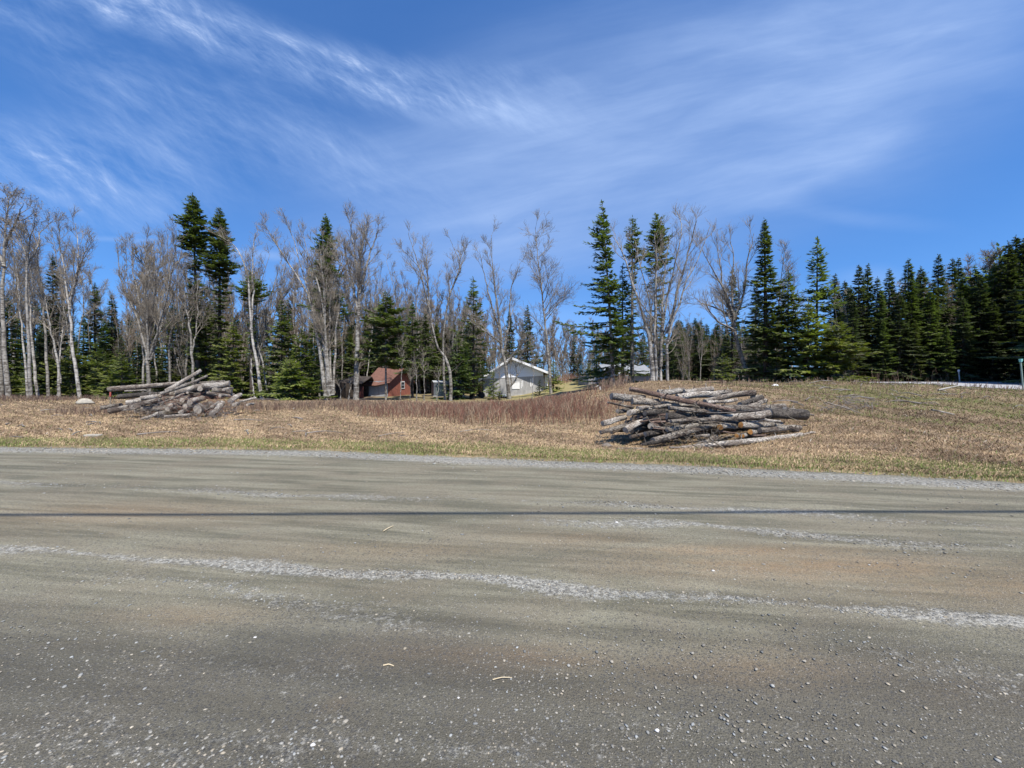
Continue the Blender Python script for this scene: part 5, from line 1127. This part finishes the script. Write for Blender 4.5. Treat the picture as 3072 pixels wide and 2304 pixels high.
# red shed with sagging roof
Cc0 = Vector((P(1167, 1190, 39).x, 39, 0)); ad = Vector((-.954, .3, 0)); gd = Vector((.3, .954, 0)); zg = h(Cc0.x, 39)
t = empty('red_shed', (Cc0.x, 39, zg), 0, 'old red wooden shed with rusty collapsing roof and white framed window', 'shed')
ev = 1.55; pkz = 2.75; Wd = 3.9
mb = MB(); mb.prism([(0, 0, 0), tuple(gd * Wd), tuple(gd * Wd + Vector((0, 0, ev))), tuple(gd * Wd / 2 + Vector((0, 0, pkz - .1))), (0, 0, ev)], tuple(ad * .12)); mb.build('gable_wall', red_wall, t)
mb = MB(); mb.prism([tuple(ad * .14), tuple(ad * 2.7), tuple(ad * 2.7 + Vector((0, 0, ev - .1))), tuple(ad * .14 + Vector((0, 0, ev)))], tuple(gd * .1)); mb.build('side_wall', grey_metal, t)
mb = MB(); up3 = Vector((0, 0, 1)); e0 = -ad * .35 - gd * .45 + up3 * (ev - .25); r0 = -ad * .45 + gd * (Wd / 2) + up3 * pkz; r1 = ad * 2.6 + gd * (Wd / 2) + up3 * (pkz + .12); e1 = ad * 2.7 - gd * .4 + up3 * (ev - .45); mid = (e0 + e1) / 2 - up3 * .18
rn = (r0 - e0).cross(e1 - e0).normalized() * .05
mb.prism([e0, mid, (r0 + r1) / 2 - up3 * .12, r0], rn); mb.prism([mid + rn * .1, e1, r1, (r0 + r1) / 2 - up3 * .12 + rn * .1], rn)
f0 = -ad * .35 + gd * (Wd + .4) + up3 * (ev - .2); f1 = ad * 2.7 + gd * (Wd + .4) + up3 * (ev - .2)
mb.prism([r0 + rn * .2, r1 + rn * .2, f1, f0], (0, 0, -.06)); mb.build('roof', red_metal, t)
wc = gd * (Wd * .60); n_ = -ad
mb = MB(); mb.prism([wc - gd * .34 + up3 * .72 + n_ * .02, wc + gd * .34 + up3 * .72 + n_ * .02, wc + gd * .34 + up3 * 1.48 + n_ * .02, wc - gd * .34 + up3 * 1.48 + n_ * .02], tuple(n_ * .03)); wf = mb.build('window', white_paint, t)
mb = MB()
for dz in (.80, 1.13): mb.prism([wc - gd * .26 + up3 * dz + n_ * .055, wc + gd * .26 + up3 * dz + n_ * .055, wc + gd * .26 + up3 * (dz + .27) + n_ * .055, wc - gd * .26 + up3 * (dz + .27) + n_ * .055], tuple(n_ * .01))
mb.build('pane', glass, wf)
mb = MB(); s0 = ad * 1.9 - gd * .03; mb.prism([s0 + up3 * 1.0, s0 + ad * .45 + up3 * 1.0, s0 + ad * .45 + up3 * 1.32, s0 + up3 * 1.32], tuple(-gd * .02)); mb.build('side_window', glass, t)
# lean-to wreck left of it
zg = h(-15.2, 37.4); t = empty('open_shed', (P(1050, 1190, 37.5).x, 37.5, zg), 0, 'dark open fronted shed with sagging roof left of the red shed', 'shed'); k = 37.5 / F
sx_ = lambda px: (px - 1050) * k
mb = MB(); mb.box(sx_(1008), sx_(1092), 2.2, 2.3, 0, 1.45); mb.box(sx_(1006), sx_(1008), .1, 2.2, 0, 1.4); mb.build('back_wall', darkwood, t)
mb = MB(); mb.prism([(sx_(1000), -.4, 1.42), (sx_(1090), -.4, 1.32), (sx_(1104), 1.0, 1.95), (sx_(1062), 1.0, 1.98)], (0, .06, .07)); mb.prism([(sx_(1062), 1.02, 1.98), (sx_(1104), 1.02, 1.95), (sx_(1096), 2.4, 1.5), (sx_(1004), 2.4, 1.5)], (0, .06, .07)); mb.build('roof', darkwood, t)
for a_ in (1010, 1033, 1062):
    mb = MB(); mb.box(sx_(a_), sx_(a_ + 4), -.1, 0, 0, 1.35); mb.build('post', darkwood, t)
mb = MB(); mb.box(sx_(1070), sx_(1090), .0, .08, 0, 1.05); mb.build('board_panel', mat_simple('dark_red_board', (.12, .035, .028), (.08, .03, .025), 4), t)

# box trailer
k = 37.0 / F; tx = P(1345, 1190, 37).x; zg = h(tx, 37); t = empty('box_trailer', (tx, 37, zg), radians(18), 'dark box trailer with pale roof parked among thin trees', 'trailer')
tmat = mat_simple('dark_grey_panel', (.085, .09, .095), (.12, .125, .13), 3, .45, bs=0, spec=.4)
mb = MB(); mb.box(-1.45, 1.35, -.9, .9, .30, 1.50); bd = mb.build('body', tmat, t, .03)
mb = MB(); mb.prism([(-1.48, -.93, 1.505), (1.38, -.93, 1.505), (1.38, 0, 1.66), (1.38, .93, 1.505), (-1.48, .93, 1.505), (-1.48, 0, 1.66)], (0, 0, .03)); mb.build('roof', grey_metal, t)
mb = MB(); mb.box(-1.5, 1.4, -.93, -.905, .26, .33); mb.box(-.32, -.29, -.925, -.905, .33, 1.5); mb.box(.45, .48, -.925, -.905, .33, 1.5); mb.build('trim', grey_metal, t)
for s_ in (-.93, .80):
    for x0 in (.35, .85):
        mb = MB(); mb.bar((x0, s_, .24), (x0, s_ + .13, .24), .25, 16); wh = mb.build('wheel', black_rubber, t); mb = MB(); mb.bar((x0, s_ - .01, .24), (x0, s_ + .0, .24), .12, 12); mb.build('rim', grey_metal, wh)
mb = MB(); mb.bar((-1.45, -.6, .3), (-2.4, 0, .3), .04); mb.bar((-1.45, .6, .3), (-2.4, 0, .3), .04); mb.bar((-2.3, 0, .3), (-2.3, 0, 0), .03); mb.build('tow_bar', darkwood, t)
mb = MB(); mb.box(-1.25, -.45, -.93, -.905, .42, 1.4); dr = mb.build('door', mat_simple('faded_green_door', (.12, .15, .13), (.18, .2, .18), 3, .6), t)
mb = MB(); mb.box(-.58, -.52, -.96, -.93, .85, .95); mb.build('handle', grey_metal, dr)

# small garden machines left of the house
def cart(px, Y_, lab, col_, s=1.0, rz=0):
    x = P(px, 1190, Y_).x; t = empty('garden_tractor', (x, Y_, h(x, Y_)), rz, lab, 'garden tractor')
    mb = MB(); mb.prism([(-.7 * s, -.25 * s, .3 * s), (-.1 * s, -.25 * s, .3 * s), (-.1 * s, -.25 * s, .68 * s), (-.6 * s, -.25 * s, .62 * s), (-.7 * s, -.25 * s, .5 * s)], (0, .5 * s, 0)); mb.build('bonnet', col_, t, .03)
    mb = MB(); mb.box(-.1 * s, .6 * s, -.3 * s, .3 * s, .28 * s, .38 * s); mb.build('chassis', black_rubber, t)
    mb = MB(); mb.box(.2 * s, .5 * s, -.2 * s, .2 * s, .45 * s, .55 * s); mb.box(.46 * s, .54 * s, -.2 * s, .2 * s, .5 * s, .85 * s); mb.build('seat', black_rubber, t)
    for x0, r_ in ((-.5, .19), (.4, .26)):
        for y0 in (-.38, .28): mb = MB(); mb.bar((x0 * s, y0 * s, r_ * s), (x0 * s, (y0 + .12) * s, r_ * s), r_ * s, 14); mb.build('wheel', black_rubber, t)
    mb = MB(); mb.bar((-.1 * s, 0, .6 * s), (.08 * s, 0, .85 * s), .02 * s); mb.bar((.06 * s, -.0, .84 * s), (.09 * s, 0, .88 * s), .15 * s, 12); mb.build('steering_wheel', black_rubber, t)
cart(1432, 38, 'dark ride on mower standing left of the grey house', tmat, 1.0, .3)
cart(1507, 36.5, 'small white and dark mower in the weeds before the house', white_paint, .55, 2.6)

# pale house behind the conifers on the right
k = 33.0 / F; zx0 = P(1855, 1165, 33).x; zg = h(zx0, 33) - .6; t = empty('pale_cabin', (zx0, 33, zg), 0, 'pale grey cabin half hidden behind firs above the right log pile', 'house')
cx_ = lambda px: (px - 1855) * k; cz_ = lambda py: P(1855, py, 33).z - zg
cabin = mat_simple('pale_grey_siding', (.28, .29, .31), (.22, .23, .24), 3, .8, (1, 1, 8), .1, .01)
mb = MB(); mb.box(cx_(1765), cx_(1955), 0, 5, -.3, cz_(1128)); mb.build('wall', cabin, t)
mb = MB(); mb.prism([(cx_(1815), -.4, cz_(1124)), (cx_(1962), -.4, cz_(1124)), (cx_(1962), 2.5, cz_(1092)), (cx_(1815), 2.5, cz_(1092))], (0, 0, .08)); mb.build('roof', mat_simple('light_metal_roof', (.27, .28, .29), (.20, .21, .22), 3, .7, bs=0), t)
for a_, b_, p0, p1 in ((1799, 1802, 1150, 1134), (1813, 1817, 1157, 1138)):
    mb = MB(); mb.box(cx_(a_), cx_(b_), -.02, .0 - .003, cz_(p0), cz_(p1)); mb.build('window', glass, t)
mb = MB(); mb.box(cx_(1855), cx_(1872), -.02, -.003, 0, cz_(1147)); mb.build('door', darkwood, t)
# plank and stake beside it
mb = MB(); a_ = P(1753, 1181, 28); b_ = P(1798, 1155, 28.6); mb.bar(a_, b_, .045, 6); tag(mb.build('propped_plank', white_paint), 'white plank propped up at a slant beside the pale cabin', 'plank')
mb = MB(); p = P(1801, 1160, 24); mb.box(p.x - .035, p.x + .035, 24, 24.05, h(p.x, 24) - .1, p.z); tag(mb.build('wooden_stake', white_paint), 'short white stake left of the right log pile', 'stake')
mb = MB(); p = P(331, 1174, 18.6); zb = h(p.x, 18.6); st_ = empty('marker_stake', (p.x, 18.6, zb), 0, 'short grey stake with red ribbon under the jutting log of the left pile', 'stake')
mb.bar((0, 0, -.1), (0, 0, p.z - zb), .022, 8); mb.build('post', M['twig'], st_)
mb = MB(); mb.bar((0, 0, p.z - zb - .24), (0, 0, p.z - zb - .04), .034, 8); mb.build('ribbon', mat_simple('red_ribbon', (.36, .06, .05), (.45, .12, .1), 9), st_)

# roadside posts
x = P(2881, 1147, 34).x; zb = h(x, 34); t = empty('marker_post', (x, 34, zb), 0, 'white topped grey reflector post beside the paved road', 'marker post')
pt = P(2876, 1109, 34); dxp = pt.x - x; mb = MB(); mb.bar((0, 0, -.2), (dxp, 0, pt.z - zb - .16), .045, 8); mb.build('post', mat_simple('grey_post', (.42, .42, .42), (.5, .5, .5), 5), t)
mb = MB(); mb.bar((dxp, 0, pt.z - zb - .17), (dxp, 0, pt.z - zb), .075, 10); mb.build('reflector_cap', white_paint, t, .01)
x = P(3071, 1150, 23).x; zb = h(x, 23); t = empty('utility_marker', (x, 23, zb), 0, 'green topped marker post at the right edge of the photo', 'marker post')
pt = P(3062, 1077, 23); dxp = pt.x - x; mb = MB(); mb.bar((0, 0, -.2), (dxp, 0, pt.z - zb - .16), .038, 8); mb.build('post', mat_simple('green_grey_post', (.20, .27, .24), (.25, .33, .3), 5), t)
mb = MB(); mb.bar((dxp, 0, pt.z - zb - .18), (dxp, 0, pt.z - zb), .06, 10, .09); mb.build('cap', mat_simple('turquoise_cap', (.25, .58, .55), (.3, .65, .6), 5), t, .01)

# overhead cables
cab = mat_simple('black_cable', (.02, .02, .02), (.03, .03, .03), 3, .6, bs=0)
def cable(a, b, sag, r, lab, grp=None):
    T = Tubes(); a = Vector(a); b = Vector(b); pts = []
    for i in range(41):
        t_ = i / 40; p = a.lerp(b, t_); p.z -= sag * 4 * t_ * (1 - t_); pts.append(tuple(p))
    T.add(pts, r, r, 6); return tag(T.build('overhead_cable', cab), lab, 'cable', grp)
s_ = _sv; Hc = 10.0
def cast(px, py, Hh): g_ = G(px, py); return (g_[0] + s_.x / s_.z * Hh, g_[1] + s_.y / s_.z * Hh, Hh)
a_ = Vector(cast(0, 1535, Hc)); b_ = Vector(cast(3072, 1524, Hc)); d_ = b_ - a_
cable(a_ - d_ * 2.4, b_ + d_ * 2.4, .25, .040, 'thick cable over the gravel road casting the long thin shadow')
for pa, pb, lb in (((3200, 921, 30), (2560, 975, 60), 'upper thin wire in front of the dark spruce stand'), ((3200, 990, 30), (2560, 1045, 60), 'lower thin wire in front of the dark spruce stand')):
    cable(P(*pa), P(*pb), .1, .012, lb)
for e in CP + BP + FP:
    if not e[2]:
        e[0].location = (P(700, 1190, 60).x, 60, 0); e[0]['label'] = 'grey tree deep inside the left wood'
print('objects', len(bpy.data.objects), 'faces', sum(len(m_.polygons) for m_ in bpy.data.meshes))
